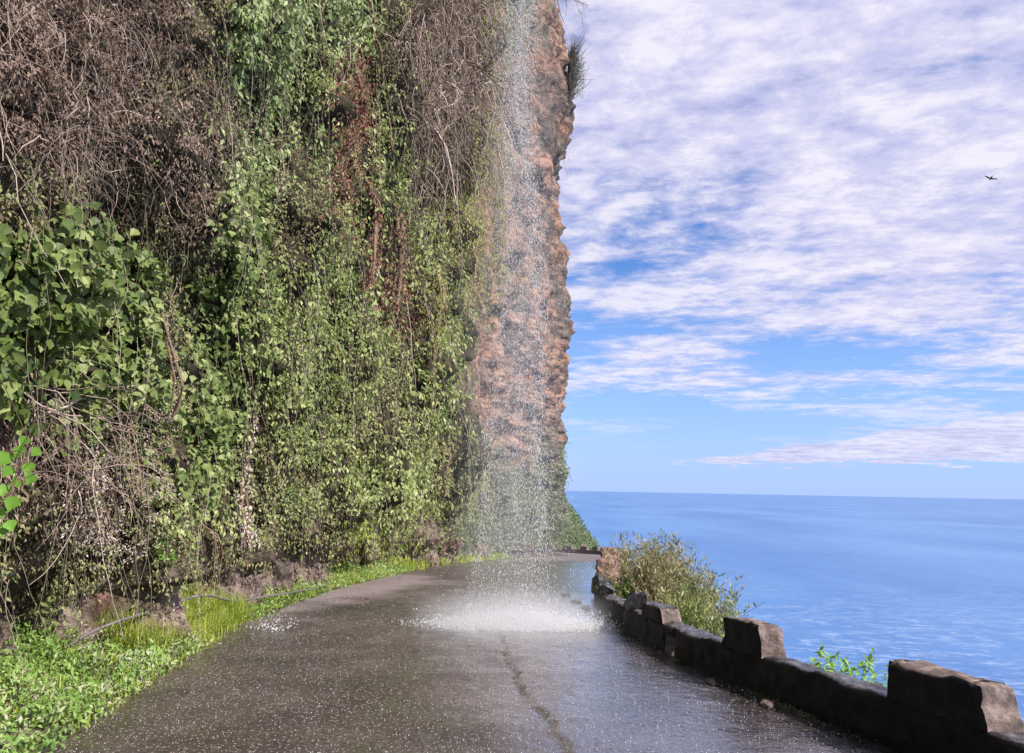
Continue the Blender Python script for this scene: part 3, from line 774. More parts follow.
gb = Bag()
p = verge_pts(5500, 9.5, 24, .1, .95); gb.add(*blades(p, rng.uniform(.04, .16, len(p))*np.clip(p[:, 1]/14, 1, 2)*np.clip(.8+.9*fbm(p[:, 1]*1.5, p[:, 0]*1.5, 0, 2, 3), .2, 1.5), .8, 1.4))
p = verge_pts(2600, 5.0, 9.5, .0, .9); gb.add(*blades(p, rng.uniform(.04, .16, len(p)), .8, 1.0))
p = verge_pts(1400, 22, 45, .2, .9); gb.add(*blades(p, rng.uniform(.15, .4, len(p)), .7, 5))
tag(gb.build('verge_grass', mat_grass), 'short green grass strip along the edge of the road under the cliff', 'grass', kind='stuff')
wb = Bag(); wp = Bag()
p = verge_pts(900, 3.0, 8.2, .02, .95)
for q in p:
    h = rng.uniform(.05, .22); m_ = rng.integers(8, 26)
    c_ = q + np.stack([rng.normal(size=m_)*.05, rng.normal(size=m_)*.05, rng.random(m_)*h], 1)
    (wp if (rng.random() < .35 and q[0] > left_x(q[1])-.75) else wb).add(*scatter(c_, rnd_dir(m_)*.9 + np.array([0, 0, .6]), rnd_dir(m_)*.6 + np.array([.3, -.2, 1]), rng.uniform(.025, .07, m_), LEAF_OVAL, .8))
p = verge_pts(7000, 10.0, 22, .02, .95); wb.add(*scatter(p + np.stack([0*p[:, 0], 0*p[:, 0], rng.random(len(p))*.15], 1), rnd_dir(len(p)) + np.array([0, 0, .4]), rnd_dir(len(p))*.6 + np.array([.3, -.2, 1]), rng.uniform(.03, .08, len(p)), LEAF_OVAL, .8))
tag(wb.build('weeds', mat_weed), 'leafy green weeds covering the verge at the lower left', 'weeds', kind='stuff')
mat_pale = leaf_mat('pale_weed_leaf', [c3(.14, .20, .07), c3(.28, .32, .15), c3(.46, .46, .30), c3(.52, .44, .33)], .6, .3)
tag(wp.build('pale_weeds', mat_pale), 'pale dusty weeds spilling over the asphalt edge at the lower left', 'weeds', kind='stuff')
# fern like plants on the foot of the cliff
for i, (a, b, s_, lab) in enumerate([(18, 640, .22, 'small bright leafy plant on the stones at the left edge above the hose'), (45, 590, .26, 'taller leafy plant against the dark rock at the left edge'), (150, 548, .25, 'green leaved plant on the cliff foot above the tan stones'), (178, 560, .2, 'round leaved plant right of the tan stones'), (285, 497, .3, 'light green plant at the foot of the central creeper')]):
    c0, nn = cliff_at(a, b, .12)
    r = empty('leafy_plant', c0, lab, 'plant'); b_ = Bag(); n = 130
    pp = c0 + rnd_dir(n)*np.array([s_*.6, s_*.6, s_])*rng.random(n)[:, None]**.5; b_.add(*scatter(pp, rnd_dir(n) + nn, rnd_dir(n)*.5 + nn + np.array([0, 0, .6]), rng.uniform(.04, .085, n), LEAF_OVAL, .9))
    b_.build('leaves', mat_weed if i != 1 else mat_creeper, r)['kind'] = 'stuff'
    sb = Bag()
    for _ in range(7):
        t_, r_ = twig(c0 - nn*.1, rnd_dir(1)[0]*.6 + nn + np.array([0, 0, .5]), s_*1.2, .005, 5, 0, .1); sb.add(*tube(t_, r_, 4))
    sb.build('stem', mat_stem, r)

# sunlit branch reaching in from the left, close to the camera
D0 = 3.7
lp = [(10, 452), (24, 446), (40, 448), (30, 462), (12, 466), (22, 480), (6, 484), (16, 496), (34, 474), (4, 508), (3, 524), (-10, 470), (-14, 500), (-20, 450), (9, 520), (-3, 372), (28, 436)]
stp = np.array([at(-70, 600, D0+.25), at(-30, 540, D0), at(5, 500, D0-.05), at(20, 470, D0-.05), at(28, 440, D0-.05)])
yr = empty('leafy_branch', stp[0], 'sunlit branch with large light green leaves reaching in at the left edge', 'branch')
b_ = Bag(); b_.add(*tube(lerp_poly(stp, np.linspace(0, 4, 24)), np.linspace(.009, .003, 24), 6))
lb = Bag(); stem_pts = lerp_poly(stp, np.linspace(0, 4, 60))
for a, b in lp:
    q = at(a, b, D0 + rng.uniform(-.12, .12)); s0 = stem_pts[np.argmin(np.linalg.norm(stem_pts-q, axis=1))]
    b_.add(*tube(np.array([s0, (s0+q)/2 + np.array([0, 0, .012]), q]), .0022, 4))
    lb.add(*scatter(q[None], (np.array([rng.normal()*.5, -.2, -.8]))[None], np.array([[.3, -.8, .35]]) + rng.normal(size=(1, 3))*.3, np.array([rng.uniform(.05, .09)]), LEAF_IVY, 1.0))
b_.build('stem', mat_stem, yr); lb.build('leaves', mat_young, yr)

# ------------------------------------------------------------------ hose along the foot of the cliff
hp = [(-60, 690), (0, 664), (30, 658), (58, 646), (72, 634), (92, 628), (120, 619), (150, 612), (185, 605), (220, 598), (252, 595), (290, 592), (318, 588), (345, 578)]
hw = np.array([cliff_at(a, b, .30)[0] for a, b in hp])
hw = lerp_poly(hw, np.linspace(0, len(hw)-1, 140)); k = np.ones(17)/17
hw = np.stack([np.convolve(np.pad(hw[:, i], 8, mode='edge'), k, 'valid') for i in range(3)], 1)
V, F = tube(hw, .015, 8); tag(build('water_hose', V, F, mat_hose), 'grey water hose running along the foot of the cliff above the verge', 'hose')

# ------------------------------------------------------------------ rocks
def cube_grid(n):
    g = np.linspace(-1, 1, n); a, b = np.meshgrid(g, g, indexing='ij'); a, b = a.ravel(), b.ravel(); o = np.ones_like(a)
    faces = [np.stack(x, 1) for x in ((o, a, b), (-o, b, a), (b, o, a), (a, -o, b), (a, b, o), (b, a, -o))]
    V = np.concatenate(faces); f = grid_faces(n, n); F = np.concatenate([f + i*n*n for i in range(6)])
    return V, F
import bmesh
def rock_mesh(c, r, seed, n=14, ang=.35):
    """broken stone: a hull of random points with worn edges and a grained surface; returns verts and triangles"""
    rs = np.random.default_rng(seed*13+1); pts = unit(rs.normal(size=(22, 3)))*np.array([1, 1, 1])*rs.uniform(.82, 1.12, (22, 1))
    pts = np.clip(pts, -.86, .86)
    bm = bmesh.new()
    for p in pts: bm.verts.new(p)
    res = bmesh.ops.convex_hull(bm, input=bm.verts)
    bmesh.ops.delete(bm, geom=[v for v in bm.verts if not v.link_faces], context='VERTS')
    bmesh.ops.dissolve_limit(bm, angle_limit=.30, verts=bm.verts, edges=bm.edges)
    bmesh.ops.bevel(bm, geom=list(bm.edges), offset=.05, segments=2, affect='EDGES', profile=.6)
    bmesh.ops.triangulate(bm, faces=bm.faces)
    for _ in range(2 if n > 12 else 1):
        bmesh.ops.subdivide_edges(bm, edges=[e for e in bm.edges if e.calc_length() > .12], cuts=1, use_grid_fill=False)
        bmesh.ops.triangulate(bm, faces=bm.faces)
    bm.verts.index_update()
    S = np.array([v.co[:] for v in bm.verts]); F = np.array([[v.index for v in f.verts] for f in bm.faces]); bm.free()
    S = S*(1 + .10*fbm(S[:, 0]*2.2, S[:, 1]*2.2, S[:, 2]*2.2 + seed, 4, seed))[:, None]
    a = seed*1.7; R = np.array([[math.cos(a), -math.sin(a), 0], [math.sin(a), math.cos(a), 0], [0, 0, 1]])
    return (S @ R.T) * np.array(r) + np.array(c), F
RK = [  # px, py, radii px (x, z), material, label
 (108, 643, 17, 15, mat_base_rock, 'rounded tan boulder on the verge just below the hose bend'),
 (62, 668, 26, 16, mat_grey_rock, 'low dark boulder under the hose at the lower left'),
 (8, 560, 24, 36, mat_grey_rock, 'large dark layered rock at the left edge above the hose'),
 (128, 592, 11, 22, mat_base_rock, 'upright narrow tan stone above the bright grass'),
 (100, 600, 14, 17, mat_red_rock, 'reddish stone left of the upright narrow one'),
 (160, 590, 12, 14, mat_red_rock, 'small red brown stone right of the upright narrow one'),
 (196, 588, 17, 9, mat_red_rock, 'flat dark red stone above the hose'),
 (228, 578, 15, 17, mat_base_rock, 'pinkish tan block left of the thin brown vine'),
 (254, 574, 14, 19, mat_base_rock, 'tall pinkish tan block below the thin vine with leaves'),
 (282, 566, 15, 17, mat_base_rock, 'pale tan block right of the thin bare vine'),
 (312, 560, 13, 17, mat_base_rock, 'pale block at the foot of the central creeper'),
 (372, 545, 10, 24, mat_base_rock, 'tall tan slab standing left of the hanging yellow grass'),
 (386, 518, 5, 10, mat_grey_rock, 'small dark stone in the hole above the tall tan slab'),
 (441, 548, 7, 12, mat_red_rock, 'narrow red rock right of the hanging yellow grass'),
 (455, 548, 9, 11, mat_red_rock, 'broad pinkish red rock beside the narrow red one'),
 (481, 549, 9, 10, mat_base_rock, 'pinkish rock at the cliff foot nearest the bend'),
]
for i, (a, b, rx, rz, mt, lab) in enumerate(RK):
    rx *= 1.12; rz *= 1.1
    c, nn = cliff_at(a, b, -.10 if a > 30 else -.2); s = project(c[None])[2][0]/F_PX
    V, F = rock_mesh(c, (max(rx*s, .12), rx*s, rz*s), 3+i, 20)
    tag(build('rock', V, F, mt), lab, 'rock', 'stones at the foot of the cliff')
for i, (x, y, r, lab) in enumerate([(2.17, 6.02, .06, 'small brown stone lying at the foot of the parapet under the gap'), (1.93, 6.78, .05, 'small mossy stone at the parapet foot below the middle merlon')]):
    V, F = rock_mesh((x-.10, y, road_z(y)+r*.35), (r, r*1.5, r*.7), 40+i, 10)
    tag(build('loose_stone', V, F, mat_base_rock), lab, 'stone')

# ------------------------------------------------------------------ parapet
def block(y0, y1, zb, zt, thick=.26, batter=.03, endslope=.05, seed=0, rough=.016, xf=wall_x, rnd=.025, inset=0.0):
    """one length of wall following the road edge; zb/zt heights above the road"""
    L = y1-y0; ny, nx, nz = max(4, int(L/.035)), 9, max(4, int((zt-zb)/.03)+2)
    def face(u, v, ax, val):
        c = [None]*3; o = [i for i in range(3) if i != ax]; c[ax] = np.full(u.size, val); c[o[0]] = u; c[o[1]] = v; return np.stack(c, 1)
    res = (nx, ny, nz); Vs, Fs, mi, off = [], [], [], 0
    for ax in range(3):
        o = [i for i in range(3) if i != ax]
        a, b = np.meshgrid(np.linspace(0, 1, res[o[0]]), np.linspace(0, 1, res[o[1]]), indexing='ij')
        for val in (0, 1):
            Vs.append(face(a.ravel(), b.ravel(), ax, val)); f = grid_faces(res[o[0]], res[o[1]])
            if (val == 0) ^ (ax == 1): f = f[:, ::-1]
            Fs.append(f + off); off += a.size
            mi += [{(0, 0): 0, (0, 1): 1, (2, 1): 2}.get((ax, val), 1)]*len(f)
    C = np.concatenate(Vs); F = np.concatenate(Fs)
    # wear the edges round
    e = np.stack([np.minimum(C[:, 0], 1-C[:, 0])*thick, np.minimum(C[:, 1], 1-C[:, 1])*L, np.where(C[:, 2] > .5, (1-C[:, 2])*(zt-zb), 9)], 1)
    near = np.clip(1 - e/rnd, 0, 1); tot = np.sort(near, axis=1)[:, 1]
    x_, y_, z_ = C[:, 0], C[:, 1], C[:, 2]
    Yw = y0 + y_*L; wob = .018*vnoise(Yw*1.7, z_*2, seed*3.1, 5)
    hz = zb + z_*(zt-zb) + .015*vnoise(Yw*4, x_*2, seed, 6)*(z_ > .5)
    Xw = xf(Yw) + inset + x_*thick + batter*(hz-0)*(1-2*x_) + wob
    Yw = Yw + endslope*(1-2*y_)*z_*(np.abs(y_-.5) > .4)
    cx = xf(Yw) + thick/2 + inset
    Xw = Xw + (cx-Xw)*tot*.14; hz = hz - tot*rnd*.45*(z_ > .5)
    V = np.stack([Xw, Yw, road_z(Yw) + hz], 1)
    nz_ = np.stack([fbm(V[:, 0]*9, V[:, 1]*9, V[:, 2]*9 + a*11 + seed, 3, 61+a) for a in range(3)], 1)
    return V + nz_*rough, F, mi
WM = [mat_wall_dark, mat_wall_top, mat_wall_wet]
par = empty('parapet_wall', (2.6, 5, -.02), 'low dark crenellated stone parapet along the seaward edge of the wet road', 'wall')
def wall_part(name, args, kw, parent, mats, label=None):
    V, F, mi = block(*args, **kw)
    o = build(name, V, F, None, parent, mats=mats, midx=mi)
    if label: o['label'] = label
    return o
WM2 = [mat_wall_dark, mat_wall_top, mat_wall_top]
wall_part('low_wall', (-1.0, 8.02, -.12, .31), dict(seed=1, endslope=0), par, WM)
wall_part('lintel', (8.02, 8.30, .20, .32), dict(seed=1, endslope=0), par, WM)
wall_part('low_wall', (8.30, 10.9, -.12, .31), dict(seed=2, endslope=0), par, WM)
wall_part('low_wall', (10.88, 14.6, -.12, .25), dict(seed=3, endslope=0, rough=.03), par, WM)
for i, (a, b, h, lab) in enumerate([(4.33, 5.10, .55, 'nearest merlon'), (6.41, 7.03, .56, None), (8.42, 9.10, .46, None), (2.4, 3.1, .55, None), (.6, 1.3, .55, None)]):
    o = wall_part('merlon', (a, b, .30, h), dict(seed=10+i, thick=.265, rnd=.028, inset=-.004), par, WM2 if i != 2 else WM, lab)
bm_ = Bag()
V, F = rock_mesh((wall_x(9.65)+.10, 9.62, road_z(9.65)+.24), (.20, .34, .36), 61, 26); V = V + .02*np.stack([fbm(V[:, 0]*14, V[:, 1]*14, V[:, 2]*14+a, 3, 5+a) for a in range(3)], 1)
build('broken_merlon', V, F, mat_wall_wet, par)
for y, r, lab in ((12.1, .13, 'dark loose stone lying on the broken low parapet'), (12.75, .12, 'second dark loose stone on the parapet, nearer the red wall stub')):
    V, F = rock_mesh((wall_x(y)+.12, y, road_z(y)+.25+r*.6), (r, r*1.5, r*.95), int(y*10), 16)
    tag(build('loose_stone', V, F, mat_wall_wet), lab, 'stone')
stub = empty('wall_stub', (1.9, 15.5, -.5), 'dry reddish broken piece of wall at the end of the dark parapet', 'wall')
wall_part('wall_block', (14.55, 16.4, -.2, .66), dict(seed=31, thick=.34, rough=.03, endslope=.08), stub, [mat_wall_red]*3)
wall_part('capping_stone', (15.4, 16.3, .62, .86), dict(seed=33, thick=.36, rough=.04), stub, [mat_wall_red]*3)
V, F = rock_mesh((wall_x(14.1)+.12, 14.1, road_z(14.1)+.22), (.22, .32, .30), 77, 18); tag(build('loose_stone', V, F, mat_wall_wet), 'dark boulder heaped against the near end of the red wall stub', 'stone')
for i, (x, y, r, lab) in enumerate([(1.22, 13.2, .12, 'flat dark stone lying on the road beside the parapet end'), (1.28, 12.2, .09, 'small dark stone on the road beside the loose parapet stones'), (1.12, 14.2, .11, 'flat dark stone on the road nearest the red wall stub')]):
    V, F = rock_mesh((x, y, road_z(y)+.02), (r, r*1.6, r*.45), 90+i, 10); tag(build('road_stone', V, F, mat_grey_rock), lab, 'stone')

# far parapet round the bend
kq = np.linspace(9.6, NP_-1, 500); rp = lerp_poly(RE, kq)
ln = np.concatenate([[0], np.cumsum(np.linalg.norm(np.diff(rp, axis=0), axis=1))])
def rail(s0, s1, h0, h1, t=.35):
    n = max(3, int((s1-s0)/.5)+2); s = np.linspace(s0, s1, n); x = np.interp(s, ln, rp[:, 0]); y = np.interp(s, ln, rp[:, 1])
    tx, ty = np.gradient(x), np.gradient(y); l_ = np.hypot(tx, ty); nx, ny = ty/l_, -tx/l_
    z = road_z(y); V = []
    for o, h in ((0, h0), (0.02, h1), (t-.02, h1), (t, h0)): V.append(np.stack([x+nx*o, y+ny*o, z+h+.02*vnoise(s*2, o*5, 0, 4)*(h == h1)], 1))
    V = np.stack(V, 1).reshape(-1, 3); f = []
    for i in range(n-1):
        for j in range(4): f.append((i*4+j, i*4+(j+1) % 4, (i+1)*4+(j+1) % 4, (i+1)*4+j))
    f.append((3, 2, 1, 0)); e = (n-1)*4; f.append((e, e+1, e+2, e+3))
    return V, np.array(f)
fp = empty('far_parapet', (8, 68, -4.5), 'distant crenellated parapet around the bend of the road', 'wall')
V, F = rail(0, ln[-1], -.4, .38); build('low_wall', V, F, mat_wall_top, fp, smooth=False)
s = .8
while s < ln[-1]-1.2:
    V, F = rail(s, s+1.0, .375, .72, .352); build('merlon', V, F, mat_wall_top, fp, smooth=False); s += 2.15

# ------------------------------------------------------------------ land falling to the sea, sea
kq = np.linspace(0, NP_-1, 300); rp = lerp_poly(RE, kq); t_ = unit(np.gradient(rp, axis=0)); rn = np.stack([t_[:, 1], -t_[:, 0]], 1)
offs = [(-.1, -.03), (.27, -.05), (.5, -.25), (1.2, -1.1), (2.6, -3.4), (5, -8), (10, -17), (18, -30), (30, -46)]
rows = []
for o, dz in offs:
    s_ = .25*o*fbm(rp[:, 0]*.2+o, rp[:, 1]*.2, 0, 3, 14)*(o > .4)*.5
    rows.append(np.stack([rp[:, 0]+rn[:, 0]*o, rp[:, 1]+rn[:, 1]*o, road_z(rp[:, 1]) + dz + s_], 1))
V = np.stack(rows, 1)
tag(build('sea_slope', V.reshape(-1, 3), grid_faces(300, len(offs)), mat_soil, origin=np.zeros(3)), kind='structure')

# shoulder of land beyond the bend
nx_, ny_ = 90, 50
hx = np.linspace(-30, 60, nx_); hy = np.linspace(78, 125, ny_); HX, HY = np.meshgrid(hx, hy, indexing='ij')
rid = np.interp(HX, [-30, -8, 0, 4.5, 6.5, 8.2, 9.8, 12, 16, 24, 40, 60], [16, 13, 8, 3.2, .2, -2.2, -4.4, -7.5, -13, -24, -44, -60])
HZ = rid - .55*np.abs(HY-86)**1.1*np.where(HY < 86, .35, 1) + .5*fbm(HX*.25, HY*.25, 0, 4, 19)
HZ = np.minimum(HZ, -5.6 + (HY-78)*1.5)
M = Mat('hill_ground', .9, .2); a = M.noise(.6, 5, .65); M.base(M.ramp(a, [(.3, c3(.05, .06, .03)), (.5, c3(.09, .12, .05)), (.65, c3(.17, .14, .09)), (.8, c3(.26, .19, .15))])); M.bump(a, .4)
tag(build('hillside', np.stack([HX, HY, HZ], -1).reshape(-1, 3), grid_faces(nx_, ny_), M.m, origin=np.zeros(3)), kind='structure')
n = 9000; hxr = rng.uniform(2, 16, n); hyr = rng.uniform(78, 88, n)
hzr = np.interp(hxr, hx, rid[:, 0]) - .55*np.abs(hyr-86)**1.1*np.where(hyr < 86, .35, 1)
hzr = np.minimum(hzr, -5.6 + (hyr-78)*1.5)
pp = np.stack([hxr, hyr, hzr + rng.random(n)*.9*np.clip(.5+fbm(hxr*.8, hyr*.8, 0, 2, 33), 0, 1.2)], 1)
b_ = Bag(); b_.add(*scatter(pp, rnd_dir(n)*.8 + np.array([0, 0, .6]), rnd_dir(n) + np.array([.3, -.6, .6]), rng.uniform(.18, .42, n), LEAF_OVAL, .8))
tag(b_.build('hill_scrub', mat_fargreen), 'green scrub covering the slope that drops to the sea beyond the bend', 'scrub', kind='stuff')

# sea
SEA = -42.0
g1 = np.concatenate([-np.geomspace(60000, 100, 30), [0], np.geomspace(100, 60000, 30)])
SX, SY = np.meshgrid(g1, g1, indexing='ij')
M = Mat('sea_water', .35, .3)
v = M.coord((1, 1, 1))
w1 = M.noise(.35, 6, .65, M.coord((.6, 1, 1)), .5); w2 = M.noise(.03, 4, .6); w3 = M.noise(2.5, 3, .6)
c = M.ramp(M.noise(.006, 5, .6, M.coord((1, .4, 1))), [(.35, c3(.04, .13, .33)), (.65, c3(.085, .20, .41))])
fm = M.noise(.018, 7, .72, M.coord((1, 1.6, 1)), 1.4)
pos = M.n('ShaderNodeNewGeometry'); sxx = M.n('ShaderNodeSeparateXYZ'); M.l(pos.outputs['Position'], sxx.inputs[0])
nearf = M.math('SUBTRACT', 1.0, M.math('DIVIDE', sxx.outputs['Y'], 420.0), clamp=True)
line = M.math('SUBTRACT', 1.0, M.math('MULTIPLY', M.math('ABSOLUTE', M.math('SUBTRACT', fm, .5)), 22.0), clamp=True)
fk = M.math('MULTIPLY', M.math('MULTIPLY', M.math('MULTIPLY', line, .6), nearf), M.ramp(w1, [(.42, c3(0, 0, 0)), (.62, c3(.9, .9, .9))]), clamp=True)
c = M.mix(fk, c, c3(.75, .80, .85)); M.base(c)
M.bump(M.math('ADD', M.math('ADD', w1, M.math('MULTIPLY', w2, 4.0)), M.math('MULTIPLY', w3, .15)), .45, .8)
tag(build('sea', np.stack([SX, SY, SX*0+SEA], -1).reshape(-1, 3), grid_faces(61, 61), M.m, origin=np.zeros(3)), kind='structure')

# ------------------------------------------------------------------ shrubs by the parapet
def grass_shrub(c, h, spread, nb, label, leafy=0, cat='shrub', lsz=.06, name='coastal_shrub'):
    c = np.array(c, float); root = empty(name, c, label, cat); b = Bag()
    for i in range(nb):
        a = rng.uniform(0, 2*PI); r0 = rng.random()**.5*spread*.35; st = c + np.array([math.cos(a)*r0, math.sin(a)*r0, 0])
        L = h*rng.uniform(.55, 1.08); d0 = np.array([math.cos(a)*rng.random()*spread*.55/h, math.sin(a)*rng.random()*spread*.55/h, 1])
        pts, rad = twig(st, d0, L, .007, 6, .25, .10); b.add(*tube(pts, rad, 3))
        m_ = leafy
        i_ = rng.uniform(1.5, 6, m_); q = lerp_poly(pts, i_) + rnd_dir(m_)*.04
        leafbag.add(*scatter(q, rnd_dir(m_)*.7 + np.array([0, 0, .7]), rnd_dir(m_) + np.array([.3, -.4, .3]), lsz*rng.uniform(.5, 1.6, m_), LEAF_OVAL, .55))
    b.build('stem', mat_shrub, root)
    return root
leafbag = Bag()
def shrub(c, h, spread, nb, label, leafy, mat=mat_shrub, **k):
    global leafbag
    k.setdefault('lsz', .075)
    leafbag = Bag(); r = grass_shrub(c, h, spread, nb, label, leafy, **k); leafbag.build('leaves', mat, r)['kind'] = 'stuff'; return r
shrub((2.62, 13.2, -1.2), 2.0, .6, 420, 'tall straw and green shrub rising behind the broken end of the parapet', 26)
shrub((3.0, 12.7, -1.4), 1.75, .75, 420, 'dry feathery shrub behind the low wall, right of the tallest one', 26)
shrub((2.72, 10.9, -1.3), 1.5, .6, 320, 'lower bushy shrub leaning seaward behind the third merlon', 26, mat_creeper)
shrub((3.7, 20, -1.8), 2.0, 1.2, 200, 'green shrub behind the red wall stub', 28, mat_creeper, lsz=.09)
shrub((2.05, 13.1, -.55), .6, .4, 90, 'small bright green tuft growing on the parapet before the red stub', 14, mat_weed)
# seedlings behind the near gap in the parapet
def seedling(x, y, h, lab, thin=False):
    c = np.array([x, y, road_z(y)-.15]); root = empty('seedling', c, lab, 'plant'); b = Bag(); l = Bag()
    for k_ in range(1 if thin else 5):
        pts, rad = twig(c + rng.normal(size=3)*.03, np.array([rng.normal()*.25, rng.normal()*.25, 1]), h*rng.uniform(.7, 1), .003, 6, 0, .08); b.add(*tube(pts, rad, 4))
        if not thin:
            q = lerp_poly(pts, rng.uniform(2.5, 6, 30)); l.add(*scatter(q, rnd_dir(30)*.8 + np.array([0, 0, -.1]), rnd_dir(30)*.5 + np.array([0, -.5, .8]), rng.uniform(.04, .085, 30), LEAF_OVAL, .6))
    b.build('stem', mat_shrub, root)
    if not thin: l.build('leaves', mat_young, root)
for x, y, h, lab in [(2.46, 6.25, .68, 'leafy seedling right beside the middle merlon'), (2.62, 6.0, .68, 'leafiest seedling in the gap behind the low wall'), (2.68, 5.85, .63, 'seedling in the middle of the gap behind the low wall'), (2.80, 5.75, .60, 'shortest seedling nearest the front merlon')]: seedling(x, y, h, lab)
seedling(2.42, 7.8, .95, 'thin bare stalk rising above the low wall before the sea', True)
# low weeds at the parapet foot
mb = Bag(); p_ = rng.uniform(3.5, 9.8, 2200); p = np.stack([wall_x(p_) - np.abs(rng.normal(size=2200))*.05, p_, road_z(p_)+.004], 1)
k = fbm(p_*2.2, 0, 0, 2, 6) > .15; p = p[k]; mb.add(*scatter(p, rnd_dir(len(p)) + np.array([0, 0, .4]), rnd_dir(len(p))*.5 + np.array([0, 0, 1]), rng.uniform(.01, .028, len(p)), LEAF_CURL))
tag(mb.build('moss_strip', mat_olive), 'brown and green debris gathered along the foot of the parapet', 'debris', kind='stuff')

# ------------------------------------------------------------------ the waterfall
M = Mat('water_drop', .15, .5); M.base(c3(.90, .89, .90)); M.b.inputs['Alpha'].default_value = 1
tr = M.n('ShaderNodeBsdfTranslucent'); tr.inputs['Color'].default_value = c3(.90, .89, .90); mx = M.n('ShaderNodeMixShader'); mx.inputs[0].default_value = .45
M.l(M.b.outputs[0], mx.inputs[1]); M.l(tr.outputs[0], mx.inputs[2]); M.l(mx.outputs[0], M.out.inputs['Surface'])
mat_drop = M.m
wf = empty('waterfall', (.15, 10.1, -.24), 'white waterfall of scattered drops falling from the cliff onto the road', 'waterfall')
def column(n, zlo, zhi, r, st, wide=1.0):
    z = rng.uniform(zlo, zhi, n); f = np.clip(z/9.5, 0, 1.6)
    sg = (.50 - .34*np.clip(f, 0, 1)**.6)*wide
    u = rng.normal(size=n)*sg; v_ = rng.normal(size=n)*sg*.8
    cx = .04 + .05*np.sin(z*.7) + .10*vnoise(z*.8, 0, 0, 4)
    # strands: pull drops towards wandering threads
    th = rng.integers(0, 13, n); tx = np.sin(th*12.9898)*1.0; ty = np.cos(th*78.233)*.8
    pull = np.where(rng.random(n) < .6, rng.uniform(.75, .97, n), rng.random(n)*.5)
    u = u*(1-pull) + pull*(tx*sg*1.25 + .12*vnoise(z*.6, th*3.0, 0, 9)); v_ = v_*(1-pull) + pull*ty*sg
    P = np.stack([cx+u, 10.1+v_, z], 1)
    return drops(P, r*rng.uniform(.5, 1.4, n), st)
b_ = Bag(); b_.add(*column(34000, -.1, 17, .0029, 4.5)); b_.add(*column(8000, -.1, 17, .0026, 2.2, 1.7)); b_.build('falling_water', mat_drop, wf)['kind'] = 'stuff'
n = 24000
x = .12 + rng.normal(size=n)*.48; y = 10.1 + rng.normal(size=n)*.18; z = road_z(y) + rng.exponential(.05, n)
b_ = Bag(); b_.add(*drops(np.stack([x, y, z], 1), .0042*rng.uniform(.5, 1.5, n), 1.3))
n = 160; x = -2.95 + rng.normal(size=n)*.14; y = 9.5 + rng.normal(size=n)*.14; z = road_z(y) + rng.exponential(.05, n); b_.add(*drops(np.stack([x, y, z], 1), .006*rng.uniform(.5, 1.5, n), 1.3))
n = 9000; x = .15 + rng.normal(size=n)*.5; y = 10.1 + rng.normal(size=n)*.2; z = road_z(y) + rng.exponential(.045, n); b_.add(*drops(np.stack([x, y, z], 1), .0075*rng.uniform(.5, 1.5, n), 1.2))
b_.build('splash', mat_drop, wf)['kind'] = 'stuff'
n = 16000
y = 3.4 + 12*rng.random(n)**1.25; f = rng.random(n); x = left_x(y)*(1-f) + (wall_x(y)-.02)*f; z = road_z(y) + road_h(x, y) + .003 + rng.exponential(.014, n)
V, F = drops(np.stack([x, y, z], 1), .0021*rng.uniform(.4, 1.5, n), rng.uniform(.6, 2.2, n))
tag(build('spray_drops', V, F, mat_drop), 'tiny white drops bouncing off the whole wet road surface', 'spray', kind='stuff')

# fine mist round the fall
zl = np.linspace(-.3, 17, 24); th = np.linspace(0, 2*PI, 20, endpoint=False)
rr = np.interp(zl, [-.3, .6, 3, 9, 17], [1.75, 1.7, 1.35, .8, .8])
V = np.stack([.06 + rr[:, None]*np.cos(th), 10.1 + rr[:, None]*np.sin(th)*.9, zl[:, None] + 0*th], -1).reshape(-1, 3)
i, j = np.meshgrid(np.arange(23), np.arange(20), indexing='ij'); a = (i*20+j).ravel(); b = (i*20+(j+1) % 20).ravel()
mf = [np.stack([a, b, b+20, a+20], 1), np.arange(20)[None, ::-1], (np.arange(20)+23*20)[None]]
mm = bpy.data.materials.new('mist'); mm.use_nodes = True; nt = mm.node_tree
for nd in list(nt.nodes):
    if nd.type == 'BSDF_PRINCIPLED': nt.nodes.remove(nd)
pvn = nt.nodes.new('ShaderNodeVolumePrincipled'); pvn.inputs['Color'].default_value = c3(.93, .93, .97); pvn.inputs['Anisotropy'].default_value = 0.0
nt.links.new(pvn.outputs[0], [x for x in nt.nodes if x.type == 'OUTPUT_MATERIAL'][0].inputs['Volume'])
Q = WNm(nt)
g_ = nt.nodes.new('ShaderNodeNewGeometry'); s_ = nt.nodes.new('ShaderNodeSeparateXYZ'); nt.links.new(g_.outputs['Position'], s_.inputs[0])
rad_ = Q.math('SQRT', Q.math('ADD', Q.math('POWER', Q.math('SUBTRACT', s_.outputs[0], .06), 2.0), Q.math('POWER', Q.math('SUBTRACT', s_.outputs[1], 10.1), 2.0)))
zz_ = Q.math('MULTIPLY', s_.outputs[2], 1/9.0, clamp=True)
rmax = Q.math('SUBTRACT', 1.45, Q.math('MULTIPLY', zz_, .80))
fall = Q.math('SUBTRACT', 1.0, Q.math('DIVIDE', rad_, rmax), clamp=True)
low = Q.math('MULTIPLY', Q.math('SUBTRACT', 1.0, Q.math('MULTIPLY', Q.math('ADD', s_.outputs[2], .2), 2.2), clamp=True), .5)
low = Q.math('MULTIPLY', low, Q.math('MULTIPLY', Q.math('MULTIPLY', fall, 2.0, clamp=True), 1.5))
den = Q.math('ADD', Q.math('MULTIPLY', Q.math('POWER', fall, 2.2), .24), low)
nt.links.new(den, pvn.inputs['Density'])
